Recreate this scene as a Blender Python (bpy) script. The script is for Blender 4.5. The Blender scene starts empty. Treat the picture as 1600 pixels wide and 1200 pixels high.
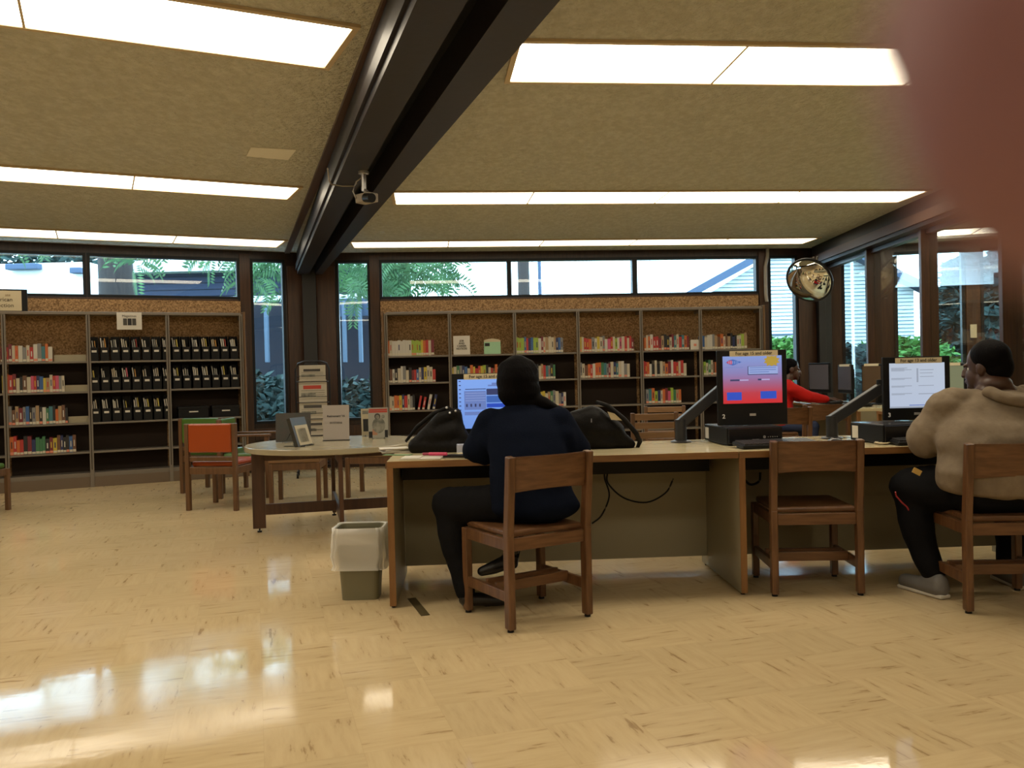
import bpy, bmesh, math, random
from mathutils import Vector, Matrix

# ------------------------------------------------------------------ camera, world, exposure
sc = bpy.context.scene
C = sc.collection
FPX = 1340.0; CAM_H = 1.20; PITCH = math.radians(-0.75); ROLL = 0.024
cam_d = bpy.data.cameras.new('camera'); cam = bpy.data.objects.new('camera', cam_d); C.objects.link(cam)
sc.camera = cam
cam_d.sensor_width = 36.0; cam_d.lens = 36.0 * FPX / 1600.0
cam_d.clip_start = 0.002; cam_d.clip_end = 300
fw = Vector((0, math.cos(PITCH), math.sin(PITCH)))
r0 = Vector((1, 0, 0)); u0 = r0.cross(fw)
RT = r0 * math.cos(ROLL) - u0 * math.sin(ROLL); UP = u0 * math.cos(ROLL) + r0 * math.sin(ROLL)
CO = Vector((0, 0, CAM_H))
cam.matrix_world = Matrix(((RT.x, UP.x, -fw.x, 0), (RT.y, UP.y, -fw.y, 0), (RT.z, UP.z, -fw.z, CAM_H), (0, 0, 0, 1)))
cam_d.dof.use_dof = True; cam_d.dof.focus_distance = 6.5; cam_d.dof.aperture_fstop = 15.0   # the real 2 mm pupil of a phone

wd = bpy.data.worlds.new('sky'); sc.world = wd; wd.use_nodes = True
bg = wd.node_tree.nodes['Background']; bg.inputs[0].default_value = (0.56, 0.80, 1.0, 1); bg.inputs[1].default_value = 8.0
sc.view_settings.view_transform = 'Standard'; sc.view_settings.look = 'None'
sc.view_settings.gamma = 1.0; sc.view_settings.use_curve_mapping = False
sc.view_settings.exposure = 0.0
LAMP = 9.0                                         # radiance of the fluorescent diffusers
LAMP_COL = (1.0, 0.87, 0.66)
sc.cycles.max_bounces = 8; sc.cycles.diffuse_bounces = 4; sc.cycles.glossy_bounces = 4; sc.cycles.transparent_max_bounces = 12
sc.cycles.sample_clamp_indirect = 6.0; sc.cycles.caustics_reflective = False; sc.cycles.caustics_refractive = False

# ------------------------------------------------------------------ helpers
def ray(px, py): return fw + RT * ((px - 800) / FPX) - UP * ((py - 600) / FPX)
def at_z(px, py, z):
    d = ray(px, py); return CO + d * ((z - CAM_H) / d.z)
def at_y(px, py, y):
    d = ray(px, py); return CO + d * (y / d.y)
rad = math.radians
R = random.Random(7)

class Frame:                                       # a wall's own axes: x along it, y outward, z up
    def __init__(s, o, az):
        s.o = Vector((o[0], o[1], 0)); s.az = az; s.t = Vector((math.sin(az), math.cos(az), 0)); s.out = Vector((-math.cos(az), math.sin(az), 0))
        s.rz = math.pi / 2 - az
    def w(s, x, y, z=0): return s.o + s.t * x + s.out * y + Vector((0, 0, z))
    def px(s, px, py, y=0.0):                      # pixel -> local (x, z) on the plane at local y
        d = ray(px, py); q = s.o + s.out * y - CO; k = q.dot(s.out) / d.dot(s.out); p = CO + d * k
        return (p - s.o).dot(s.t), p.z

AZL, AZR, AZ3 = rad(64.2), rad(84.3), rad(104.3)
WL = 7.05
K1 = (-2.65, 11.32)
FR = Frame(K1, AZR); K2 = FR.w(WL, 0)
FL = Frame(Frame(K1, AZL).w(-WL, 0), AZL)          # starts at its far left end, ends at K1
F3 = Frame(K2, AZ3)
K0 = FL.o; K3 = F3.w(WL, 0)

def tag(o, label=None, cat=None, group=None, kind=None):
    if label: o['label'] = label
    if cat: o['category'] = cat
    if group: o['group'] = group
    if kind: o['kind'] = kind
    return o
def empty(name, label=None, cat=None, loc=(0, 0, 0), rz=0, group=None):
    o = bpy.data.objects.new(name, None); C.objects.link(o); o.empty_display_size = 0.1
    o.location = loc; o.rotation_euler = (0, 0, rz); return tag(o, label, cat, group)
def link_mesh(name, me, mat, parent=None, loc=None, rz=None):
    o = bpy.data.objects.new(name, me); C.objects.link(o)
    if mat is not None:
        me.materials.clear() if len(me.materials) else None
        me.materials.append(mat)
    if parent is not None: o.parent = parent
    if loc is not None: o.location = loc
    if rz is not None: o.rotation_euler = (0, 0, rz)
    return o

class MB:
    def __init__(s): s.bm = bmesh.new()
    def _xf(s, vs, M):
        if M is not None: bmesh.ops.transform(s.bm, matrix=M, verts=vs)
    def box(s, x0, x1, y0, y1, z0, z1, bev=0.0, M=None):
        r = bmesh.ops.create_cube(s.bm, size=1); vs = r['verts']
        T = Matrix.Translation(((x0 + x1) / 2, (y0 + y1) / 2, (z0 + z1) / 2)) @ Matrix.Diagonal((abs(x1 - x0), abs(y1 - y0), abs(z1 - z0), 1))
        bmesh.ops.transform(s.bm, matrix=T, verts=vs)
        if bev:
            es = list({e for v in vs for e in v.link_edges})
            rr = bmesh.ops.bevel(s.bm, geom=es, offset=bev, segments=2, affect='EDGES', profile=0.5)
            vs = list({v for f in rr['faces'] for v in f.verts})
        s._xf(vs, M); return s
    def bar(s, a, b, w, h, up=(0, 0, 1), bev=0.0):  # a box beam from a to b, w wide, h deep
        a = Vector(a); b = Vector(b); d = b - a; L = d.length; d.normalize(); u = Vector(up)
        if abs(d.dot(u)) > .95: u = Vector((0, 1, 0))
        x = d.cross(u).normalized(); u = x.cross(d).normalized()
        M = Matrix(((x.x, d.x, u.x, a.x), (x.y, d.y, u.y, a.y), (x.z, d.z, u.z, a.z), (0, 0, 0, 1)))
        return s.box(-w / 2, w / 2, 0, L, -h / 2, h / 2, bev, M)
    def cyl(s, a, b, r0, r1=None, n=16, caps=True):
        a = Vector(a); b = Vector(b); d = b - a; r1 = r0 if r1 is None else r1
        q = Vector((0, 0, 1)).rotation_difference(d.normalized()).to_matrix().to_4x4()
        bmesh.ops.create_cone(s.bm, cap_ends=caps, segments=n, radius1=r0, radius2=r1, depth=d.length, matrix=Matrix.Translation((a + b) / 2) @ q)
        return s
    def ball(s, c, r, n=16, sc_=(1, 1, 1), rot=None):
        M = Matrix.Translation(c)
        if rot is not None: M = M @ rot.to_4x4()
        bmesh.ops.create_uvsphere(s.bm, u_segments=n, v_segments=max(6, n // 2 + 2), radius=1, matrix=M @ Matrix.Diagonal((r * sc_[0], r * sc_[1], r * sc_[2], 1)))
        return s
    def tube(s, pts, r, n=8, closed=False):
        pts = [Vector(p) for p in pts]; rings = []
        for i, p in enumerate(pts):
            a = pts[i - 1] if i else (pts[-1] if closed else pts[0]); b = pts[(i + 1) % len(pts)] if (closed or i < len(pts) - 1) else pts[-1]
            t = (b - a).normalized(); u = Vector((0, 0, 1)) if abs(t.z) < .9 else Vector((1, 0, 0))
            x = t.cross(u).normalized(); y = t.cross(x)
            rr = r[i] if isinstance(r, (list, tuple)) else r
            rings.append([s.bm.verts.new(p + (x * math.cos(k * 2 * math.pi / n) + y * math.sin(k * 2 * math.pi / n)) * rr) for k in range(n)])
        for i in range(len(rings) - (0 if closed else 1)):
            A = rings[i]; B = rings[(i + 1) % len(rings)]
            for k in range(n): s.bm.faces.new((A[k], A[(k + 1) % n], B[(k + 1) % n], B[k]))
        if not closed:
            s.bm.faces.new(rings[0][::-1]); s.bm.faces.new(rings[-1])
        return s
    def prism(s, pts, z0, z1, M=None):             # outline in xy, extruded in z
        lo = [s.bm.verts.new((x, y, z0)) for x, y in pts]; hi = [s.bm.verts.new((x, y, z1)) for x, y in pts]; n = len(pts)
        s.bm.faces.new(lo[::-1]); s.bm.faces.new(hi)
        for i in range(n): s.bm.faces.new((lo[i], lo[(i + 1) % n], hi[(i + 1) % n], hi[i]))
        s._xf(lo + hi, M); return s
    def lathe(s, prof, n=32, c=(0, 0)):
        rings = [[s.bm.verts.new((c[0] + r * math.cos(k * 2 * math.pi / n), c[1] + r * math.sin(k * 2 * math.pi / n), z)) for k in range(n)] for r, z in prof]
        for A, B in zip(rings, rings[1:]):
            for k in range(n): s.bm.faces.new((A[k], A[(k + 1) % n], B[(k + 1) % n], B[k]))
        if prof[0][0] > 0: s.bm.faces.new(rings[0][::-1])
        if prof[-1][0] > 0: s.bm.faces.new(rings[-1])
        return s
    def quad(s, *ps):
        s.bm.faces.new([s.bm.verts.new(p) for p in ps]); return s
    def build(s, name, mat, parent=None, loc=None, rz=None, smooth=False):
        bmesh.ops.recalc_face_normals(s.bm, faces=s.bm.faces) if not getattr(s, 'keep', False) else None
        me = bpy.data.meshes.new(name); s.bm.to_mesh(me); s.bm.free()
        if smooth:
            for p in me.polygons: p.use_smooth = True
        return link_mesh(name, me, mat, parent, loc, rz)
def smooth_by_angle(o, a=40):
    me = o.data
    for p in me.polygons: p.use_smooth = True
    bm = bmesh.new(); bm.from_mesh(me)
    for e in bm.edges:
        if len(e.link_faces) == 2 and e.calc_face_angle(0) > rad(a): e.smooth = False
    bm.to_mesh(me); bm.free(); return o
def copy_tree(o, parent=None, **kw):
    c = o.copy(); C.objects.link(c)
    if parent is not None: c.parent = parent
    for ch in [x for x in bpy.data.objects if x.parent == o and x is not c]: copy_tree(ch, c)
    for k, v in kw.items(): c[k] = v
    return c

# ------------------------------------------------------------------ materials
def mat(name, col, rough=.5, metal=0.0, spec=None, col2=None, nscale=8, stretch=(1, 1, 1), bump=0, bscale=60, emit=None, estr=0, coat=0, lo=.35, hi=.65, detail=4, bstretch=None, bdist=.01):
    m = bpy.data.materials.new(name); m.use_nodes = True; nt = m.node_tree; b = nt.nodes['Principled BSDF']
    b.inputs['Base Color'].default_value = (*col, 1); b.inputs['Roughness'].default_value = rough; b.inputs['Metallic'].default_value = metal
    if spec is not None: b.inputs['Specular IOR Level'].default_value = spec
    if coat: b.inputs['Coat Weight'].default_value = coat; b.inputs['Coat Roughness'].default_value = .1
    tc = nt.nodes.new('ShaderNodeTexCoord')
    if col2 is not None:
        mp = nt.nodes.new('ShaderNodeMapping'); mp.inputs['Scale'].default_value = stretch; nt.links.new(tc.outputs['Object'], mp.inputs[0])
        no = nt.nodes.new('ShaderNodeTexNoise'); no.inputs['Scale'].default_value = nscale; no.inputs['Detail'].default_value = detail; nt.links.new(mp.outputs[0], no.inputs[0])
        cr = nt.nodes.new('ShaderNodeValToRGB'); cr.color_ramp.elements[0].position = lo; cr.color_ramp.elements[1].position = hi
        cr.color_ramp.elements[0].color = (*col, 1); cr.color_ramp.elements[1].color = (*col2, 1)
        nt.links.new(no.outputs[0], cr.inputs[0]); nt.links.new(cr.outputs[0], b.inputs['Base Color'])
    if bump:
        n2 = nt.nodes.new('ShaderNodeTexNoise'); n2.inputs['Scale'].default_value = bscale; n2.inputs['Detail'].default_value = 5
        if bstretch:
            m2 = nt.nodes.new('ShaderNodeMapping'); m2.inputs['Scale'].default_value = bstretch; nt.links.new(tc.outputs['Object'], m2.inputs[0]); nt.links.new(m2.outputs[0], n2.inputs[0])
        else: nt.links.new(tc.outputs['Object'], n2.inputs[0])
        bp = nt.nodes.new('ShaderNodeBump'); bp.inputs['Strength'].default_value = bump; bp.inputs['Distance'].default_value = bdist
        nt.links.new(n2.outputs[0], bp.inputs['Height']); nt.links.new(bp.outputs[0], b.inputs['Normal'])
    if emit is not None:
        b.inputs['Emission Color'].default_value = (*emit, 1); b.inputs['Emission Strength'].default_value = estr
    return m

def floor_mat():
    m = bpy.data.materials.new('streaked_vinyl_tile'); m.use_nodes = True; nt = m.node_tree; N = nt.nodes; L = nt.links; b = N['Principled BSDF']
    def nd(t, **k):
        n = N.new(t)
        for a, v in k.items(): setattr(n, a, v)
        return n
    def mth(op, a, b_=None):
        n = nd('ShaderNodeMath', operation=op)
        for i, v in enumerate((a, b_)):
            if v is None: continue
            if isinstance(v, (int, float)): n.inputs[i].default_value = v
            else: L.new(v, n.inputs[i])
        return n.outputs[0]
    p1 = at_z(691, 1006, 0); p2 = at_z(822, 1190, 0); ang = math.atan2(p1.y - p2.y, p1.x - p2.x) - math.pi / 2
    tc = nd('ShaderNodeTexCoord'); mp = nd('ShaderNodeMapping'); mp.inputs['Rotation'].default_value = (0, 0, -ang)
    mp.vector_type = 'POINT'; L.new(tc.outputs['Object'], mp.inputs[0])
    sx = nd('ShaderNodeSeparateXYZ'); L.new(mp.outputs[0], sx.inputs[0])
    T = 0.305
    u = mth('DIVIDE', sx.outputs[0], T); v = mth('DIVIDE', sx.outputs[1], T)
    fu = mth('FLOOR', u); fv = mth('FLOOR', v)
    par = mth('FLOORED_MODULO', mth('ADD', fu, fv), 2.0)
    inv = mth('SUBTRACT', 1.0, par)
    # per-tile random offset
    cell = nd('ShaderNodeCombineXYZ'); L.new(fu, cell.inputs[0]); L.new(fv, cell.inputs[1])
    wn = nd('ShaderNodeTexWhiteNoise', noise_dimensions='3D'); L.new(cell.outputs[0], wn.inputs[0])
    def streak(su, sv, sc1):
        c = nd('ShaderNodeCombineXYZ'); L.new(mth('MULTIPLY', sx.outputs[0], su), c.inputs[0]); L.new(mth('MULTIPLY', sx.outputs[1], sv), c.inputs[1]); L.new(mth('MULTIPLY', wn.outputs[0], 30), c.inputs[2])
        n = nd('ShaderNodeTexNoise'); n.inputs['Scale'].default_value = sc1; n.inputs['Detail'].default_value = 5; n.inputs['Roughness'].default_value = .62; L.new(c.outputs[0], n.inputs[0]); return n.outputs[0]
    sA = streak(1.0, .13, 34); sB = streak(.13, 1.0, 34)
    s = mth('ADD', mth('MULTIPLY', sA, par), mth('MULTIPLY', sB, inv))
    big = nd('ShaderNodeTexNoise'); big.inputs['Scale'].default_value = 1.1; big.inputs['Detail'].default_value = 3; L.new(mp.outputs[0], big.inputs[0])
    patch = nd('ShaderNodeMapRange'); patch.inputs[1].default_value = .42; patch.inputs[2].default_value = .62; L.new(big.outputs[0], patch.inputs[0])
    cr = nd('ShaderNodeValToRGB'); e = cr.color_ramp.elements
    e[0].position = .0; e[0].color = (.10, .045, .014, 1); e[1].position = .335; e[1].color = (.40, .285, .15, 1)
    for po, co in ((.375, (.545, .418, .238)), (.52, (.58, .45, .26)), (.70, (.605, .475, .278))):
        x = e.new(po); x.color = (*co, 1)
    L.new(s, cr.inputs[0])
    tint = nd('ShaderNodeMix', data_type='RGBA', blend_type='MULTIPLY'); tint.inputs[0].default_value = 1.0
    L.new(cr.outputs[0], tint.inputs[6])
    tr_ = nd('ShaderNodeMapRange'); tr_.inputs[3].default_value = .95; tr_.inputs[4].default_value = 1.02; L.new(wn.outputs[0], tr_.inputs[0])
    L.new(tr_.outputs[0], tint.inputs[7])
    # joints
    du = mth('ABSOLUTE', mth('SUBTRACT', mth('FRACT', u), .5)); dv = mth('ABSOLUTE', mth('SUBTRACT', mth('FRACT', v), .5))
    j = mth('GREATER_THAN', mth('MAXIMUM', du, dv), .496)
    jm = nd('ShaderNodeMix', data_type='RGBA'); L.new(mth('MULTIPLY', j, .12), jm.inputs[0]); L.new(tint.outputs[2], jm.inputs[6]); jm.inputs[7].default_value = (.26, .17, .07, 1)
    L.new(jm.outputs[2], b.inputs['Base Color'])
    rr = nd('ShaderNodeMapRange'); rr.inputs[3].default_value = .05; rr.inputs[4].default_value = .14; L.new(patch.outputs[0], rr.inputs[0]); L.new(rr.outputs[0], b.inputs['Roughness'])
    b.inputs['Specular IOR Level'].default_value = .42
    bp = nd('ShaderNodeBump'); bp.inputs['Strength'].default_value = .07; bp.inputs['Distance'].default_value = .004
    n3 = nd('ShaderNodeTexNoise'); n3.inputs['Scale'].default_value = 9; n3.inputs['Detail'].default_value = 6; L.new(mp.outputs[0], n3.inputs[0])
    L.new(mth('ADD', mth('MULTIPLY', n3.outputs[0], 1.0), mth('MULTIPLY', s, .25)), bp.inputs['Height']); L.new(bp.outputs[0], b.inputs['Normal'])
    return m

def glass_mat(name, tint=(1, 1, 1), ior=1.5):
    m = bpy.data.materials.new(name); m.use_nodes = True; nt = m.node_tree; N = nt.nodes; N.clear()
    o = N.new('ShaderNodeOutputMaterial'); t = N.new('ShaderNodeBsdfTransparent'); g = N.new('ShaderNodeBsdfGlossy'); f = N.new('ShaderNodeFresnel'); x = N.new('ShaderNodeMixShader')
    t.inputs[0].default_value = (*tint, 1); g.inputs['Roughness'].default_value = 0.01; f.inputs[0].default_value = ior
    ge = N.new('ShaderNodeNewGeometry'); mi = N.new('ShaderNodeMapRange'); mi.inputs[3].default_value = ior; mi.inputs[4].default_value = 1 / ior
    nt.links.new(ge.outputs['Backfacing'], mi.inputs[0]); nt.links.new(mi.outputs[0], f.inputs[0])
    mm = N.new('ShaderNodeMath'); mm.operation = 'MULTIPLY'; mm.inputs[1].default_value = 1.0; mm.use_clamp = True
    nt.links.new(f.outputs[0], mm.inputs[0]); nt.links.new(mm.outputs[0], x.inputs[0]); nt.links.new(t.outputs[0], x.inputs[1]); nt.links.new(g.outputs[0], x.inputs[2]); nt.links.new(x.outputs[0], o.inputs[0])
    return m

M = {}
M['floor'] = floor_mat()
M['ceiling'] = mat('rough_plaster', (.60, .60, .53), .95, col2=(.50, .495, .42), nscale=22, bump=1.0, bscale=26, lo=.3, hi=.6, bdist=.05, stretch=(1, .6, 1))
M['patch'] = mat('smooth_plaster_patch', (.74, .72, .64), .9)
M['wall'] = mat('beige_wall_paint', (.45, .36, .24), .8)
M['darkwood'] = mat('dark_stained_wood', (0.0156, 0.0063, 0.0030), .32, col2=(0.0324, 0.0130, 0.0056), nscale=5, stretch=(9, 9, .6), bump=.1, bscale=40)
M['redwood'] = mat('redwood_board', (0.0316, 0.0119, 0.0045), .38, col2=(0.0558, 0.0223, 0.0082), nscale=5, stretch=(9, 9, .6))
M['beam'] = mat('dark_painted_beam', (0.0174, 0.0136, 0.0149), .42, bump=.05, bscale=20, spec=0.25)
M['beamtrim'] = mat('brown_ceiling_trim', (0.0720, 0.0360, 0.0210), .5)
M['frame'] = mat('black_window_frame', (.012, .014, .017), .4, spec=0.2)
M['cork'] = mat('cork_board', (.15, .085, .040), .9, col2=(.44, .275, .135), nscale=64, bump=.5, bscale=60, lo=.34, hi=.70, detail=6, spec=.1)
M['steel'] = mat('taupe_shelf_steel', (0.1581, 0.1358, 0.1088), .45)
M['deepbrown'] = mat('deep_brown_shade_and_print', (0.0220, 0.0149, 0.0110), .7, spec=0.1)  # shade behind the lower shelves put into colour; also slots and sign lettering
M['oakside'] = mat('oak_end_panel', (0.1104, 0.0552, 0.0192), .45, col2=(0.1536, 0.0816, 0.0312), nscale=6, stretch=(8, 8, .5))
M['oak'] = mat('worn_oak', (0.0858, 0.0370, 0.0147), .36, col2=(0.1482, 0.0700, 0.0294), nscale=7, stretch=(7, 7, .7), bump=.05, bscale=60)
M['oakh'] = mat('worn_oak_flat_grain', (0.0884, 0.0381, 0.0154), .34, col2=(0.1560, 0.0739, 0.0308), nscale=7, stretch=(.8, 6, 7), bump=.05, bscale=60)
M['tablewood'] = mat('red_brown_table_wood', (0.0437, 0.0162, 0.0078), .42, col2=(0.0666, 0.0269, 0.0123), nscale=5, stretch=(7, 7, .6))
M['laminate'] = mat('cream_laminate', (0.3100, 0.2720, 0.1875), .22, col2=(0.3472, 0.3128, 0.2175), nscale=3)
M['desktop'] = mat('maple_laminate', (.58, .49, .30), .12, col2=(.66, .57, .36), nscale=4, stretch=(.7, 6, 6))
M['deskedge'] = mat('oak_desk_edge', (0.1560, 0.0690, 0.0204), .4, col2=(0.2280, 0.1080, 0.0330), nscale=6, stretch=(.6, 6, 6))
M['deskedgev'] = mat('oak_desk_edge_upright', (0.1560, 0.0690, 0.0204), .4, col2=(0.2280, 0.1080, 0.0330), nscale=6, stretch=(6, 6, .6))
M['deskpanel'] = mat('beige_desk_panel', (0.2550, 0.2210, 0.1403), .5)
M['black'] = mat('matt_black_plastic', (0.0060, 0.0060, 0.0066), .42, spec=0.22)
M['blackgloss'] = mat('gloss_black_plastic', (.008, .008, .010), .18)
M['darkgrey'] = mat('dark_grey_metal', (0.0270, 0.0270, 0.0300), .38, metal=.2, spec=0.3)
M['pctop'] = mat('satin_computer_top', (.05, .05, .055), .16, spec=.9)
M['silver'] = mat('silver_metal', (.55, .55, .56), .3, metal=.8)
M['white'] = mat('white_paper', (0.5616, 0.5328, 0.4752), .7)
M['cream'] = mat('cream_label', (0.4884, 0.4224, 0.2904), .7)
M['notice'] = mat('age_notice_card', (.62, .54, .36), .7)
M['ink'] = mat('black_ink', (.02, .02, .02), .8)
M['whiteink'] = mat('white_number_vinyl', (.8, .8, .78), .6)
M['lamp'] = mat('fluorescent_diffuser', (.8, .8, .75), .6, emit=LAMP_COL, estr=LAMP)
M['lampdim'] = mat('fluorescent_diffuser_dimmed', (.8, .8, .75), .6, emit=LAMP_COL, estr=LAMP * .38)  # rows nearest the walls turned down to spare cork and floor their glare
M['lampframe'] = mat('lamp_trim', (.55, .44, .28), .6)
M['glass'] = glass_mat('window_glass', (.93, .97, .97))
M['orange'] = mat('orange_vinyl', (0.2852, 0.0460, 0.0055), .33)
M['green'] = mat('green_vinyl', (0.0585, 0.1350, 0.0225), .30)
M['skin'] = mat('brown_skin', (0.1190, 0.0525, 0.0294), .45)
M['skindark'] = mat('dark_brown_skin', (0.0510, 0.0210, 0.0120), .45)
M['hair'] = mat('black_hair', (.0035, .003, .0035), .65, bump=.35, bscale=30, bstretch=(5, 5, 1), spec=.04)
M['navy'] = mat('navy_cardigan', (0.0040, 0.0063, 0.0150), .9, bump=.4, bscale=220, spec=0.05)
M['charcoal'] = mat('charcoal_trousers', (0.0062, 0.0062, 0.0073), .85, bump=.3, bscale=160, spec=0.08)
M['khaki'] = mat('taupe_hoodie', (0.2046, 0.1617, 0.1162), .9, col2=(0.1798, 0.1419, 0.1013), nscale=30, bump=.5, bscale=9, bdist=.02, spec=0.1)
M['blacktrk'] = mat('black_track_trousers', (0.0048, 0.0048, 0.0060), .7, spec=0.08)
M['red'] = mat('red_shirt', (0.4080, 0.0096, 0.0072), .75, spec=0.15)
M['jeans'] = mat('blue_jeans', (0.0180, 0.0300, 0.0780), .8)
M['blackshoe'] = mat('black_leather', (.008, .007, .007), .3)
M['greyshoe'] = mat('grey_trainer', (0.1320, 0.1260, 0.1200), .6)
M['bagcloth'] = mat('black_bag_cloth', (0.0062, 0.0056, 0.0056), .6, bump=.6, bscale=14, bdist=.02, spec=0.12)
M['bin'] = mat('grey_green_bin', (0.1500, 0.1387, 0.0825), .45)
M['pink'] = mat('pink_plastic', (.55, .04, .12), .4)
M['tape'] = mat('dark_floor_tape', (.075, .055, .02), .6)
M['finger'] = mat('near_finger_skin', (.28, .14, .155), .6, spec=0.3)
M['nail'] = mat('finger_nail', (.30, .18, .15), .35)
M['mirror'] = mat('convex_mirror_glass', (.82, .84, .80), .03, metal=1.0)
M['conduit'] = mat('beige_conduit', (0.3000, 0.2640, 0.2160), .5)
M['newsprint'] = mat('newsprint', (.46, .42, .34), .8)
M['newsdark'] = mat('newsprint_headline', (.06, .055, .05), .8)
M['newsred'] = mat('newsprint_red_title', (.45, .06, .04), .8)
# outdoors
M['grass'] = mat('lawn', (0.0198, 0.0475, 0.0119), .9)
M['hedge'] = mat('bright_hedge_leaves', (0.0396, 0.1426, 0.0178), .8, col2=(0.0752, 0.2178, 0.0337), nscale=3)
M['leaf'] = mat('green_tree_leaves', (0.0158, 0.0673, 0.0198), .7, col2=(0.0436, 0.1346, 0.0356), nscale=3)
M['leafdark'] = mat('blue_green_conifer', (0.0079, 0.0297, 0.0277), .8, col2=(0.0198, 0.0515, 0.0475), nscale=3)
M['bark'] = mat('tree_bark', (0.0158, 0.0127, 0.0127), .9, col2=(0.0317, 0.0238, 0.0218), nscale=8, stretch=(4, 4, .5), bump=.4, bscale=20)
M['siding'] = mat('white_siding', (.74, .80, .80), .8)
M['bluewall'] = mat('blue_painted_siding', (0.0119, 0.0238, 0.0594), .7)
M['bluefascia'] = mat('pale_blue_trim', (0.1109, 0.1663, 0.2455), .7)
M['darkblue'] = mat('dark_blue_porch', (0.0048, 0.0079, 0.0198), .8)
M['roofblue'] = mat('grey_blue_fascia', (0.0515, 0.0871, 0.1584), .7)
M['whiteroof'] = mat('white_flat_roof', (.85, .87, .87), .8)
M['pole'] = mat('weathered_pole', (0.0396, 0.0297, 0.0277), .9)
# ------------------------------------------------------------------ the room
ZC = 2.84
room = [K0, K1, K2, K3, (11.2, -4.5), (-9.0, -4.5)]
room = [(p[0], p[1]) for p in room]
def struct(o): o['kind'] = 'structure'; return o
cl_ = [FL.w(0, .14), FL.w(WL, .14), FR.w(WL, .14), F3.w(WL, .14)]
outer = [(-9.14, K0[1]+.1), (FL.w(WL, .14).x, FL.w(WL, .14).y + .02), (K2[0] + .02, K2[1] + .15), (K3[0] + .14, K3[1]), (11.34, -4.64), (-9.14, -4.64)]
struct(MB().prism(outer, -.12, 0).build('floor', M['floor']))
struct(MB().prism(outer, ZC, ZC + .15).build('ceiling', M['ceiling']))

def holed(mb, x0, x1, z0, z1, holes, y0, y1):
    xs = sorted({x0, x1, *[v for h in holes for v in h[:2]]}); xs = [x for x in xs if x0 <= x <= x1]
    for a, b in zip(xs, xs[1:]):
        hs = sorted([h for h in holes if h[0] < b - 1e-6 and h[1] > a + 1e-6], key=lambda h: h[2]); z = z0
        for h in hs:
            if h[2] > z: mb.box(a, b, y0, y1, z, h[2])
            z = h[3]
        if z < z1: mb.box(a, b, y0, y1, z, z1)
wn = [0]
def window(F, x0, x1, z0, z1, fw_=.035):
    wn[0] += 1
    mb = MB(); holed(mb, x0 - fw_, x1 + fw_, z0 - fw_, z1 + fw_, [(x0, x1, z0, z1)], -.012, .09)
    f = struct(mb.build('window_%d' % wn[0], M['frame'], None, F.o, F.rz))
    MB().box(x0, x1, .035, .043, z0, z1).build('pane', M['glass'], f)
    return f
def outer_wall(name, F, wins, cork=None, groups=()):
    holes = [(a - .035, b + .035, c - .035, d + .035) for a, b, c, d in wins]
    mb = MB(); holed(mb, 0, WL, 0, ZC, holes, 0, .13)
    w = struct(mb.build(name, M['darkwood'], None, F.o, F.rz))
    if cork:
        MB().box(cork[0], cork[1], -.10, -.0005, .1, 2.185).build('cork_panel', M['cork'], w)
    for a, b, c, d in wins: window(F, a, b, c, d)
    for g in groups:                                # redwood boards standing on the wall face
        MB().box(g[0], g[1], -.03, -.0005, g[2], g[3], .003).build('board', M['redwood'], w)
    return w
ZT, ZB, ZN = 2.705, 2.250, .655
winR = [(.39, .77, ZN, ZT), (.96, 2.63, ZB, ZT), (2.69, 4.35, ZB, ZT), (4.42, 6.10, ZB, ZT), (6.31, 6.66, ZN, ZT)]
outer_wall('wall_right', FR, winR, (.935, 6.09), [(.80, .925, 0.1, 2.80), (.94, 6.12, 2.186, 2.214), (6.135, 6.265, .1, 2.80), (.36, .80, .18, .34), (.36, .8, .42, .56), (.10, .345, .1, 2.66), (6.70, 6.95, .1, 2.60)])
winL = [(WL - b, WL - a, c, d) for a, b, c, d in ((.34, .71, ZN, ZT), (.91, 2.58, ZB, ZT), (2.66, 4.32, ZB, ZT), (4.40, 6.08, ZB, ZT), (6.31, 6.66, ZN, ZT))][::-1]
outer_wall('wall_back', FL, winL, (WL - 6.08, WL - .885), [(WL - .875, WL - .745, .1, 2.80), (WL - 6.1, WL - .90, 2.186, 2.214), (WL - .74, WL - .31, .18, .34), (WL - .74, WL - .31, .42, .56), (WL - .28, WL - .06, .1, 2.66)])
win3 = [(.30, .70, ZN, 2.69), (.98, 1.78, ZN, 2.69), (2.05, 2.38, ZN, 2.69), (2.62, 3.4, ZN, 2.69), (3.7, 4.6, ZN, 2.69), (4.9, 5.8, ZN, 2.69)]
outer_wall('wall_far', F3, win3, None, [(.05, .25, .1, 2.8), (.76, .92, .1, 2.8), (1.83, 2.0, .1, 2.6)])
mb = MB(); mb.box(1.87, 1.95, -.045, -.031, 1.52, 1.70, .003)
tag(mb.build('notice_plate', M['cream'], None, F3.o, F3.rz), 'small cream plate on the redwood post between two far windows', 'plate')
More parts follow.
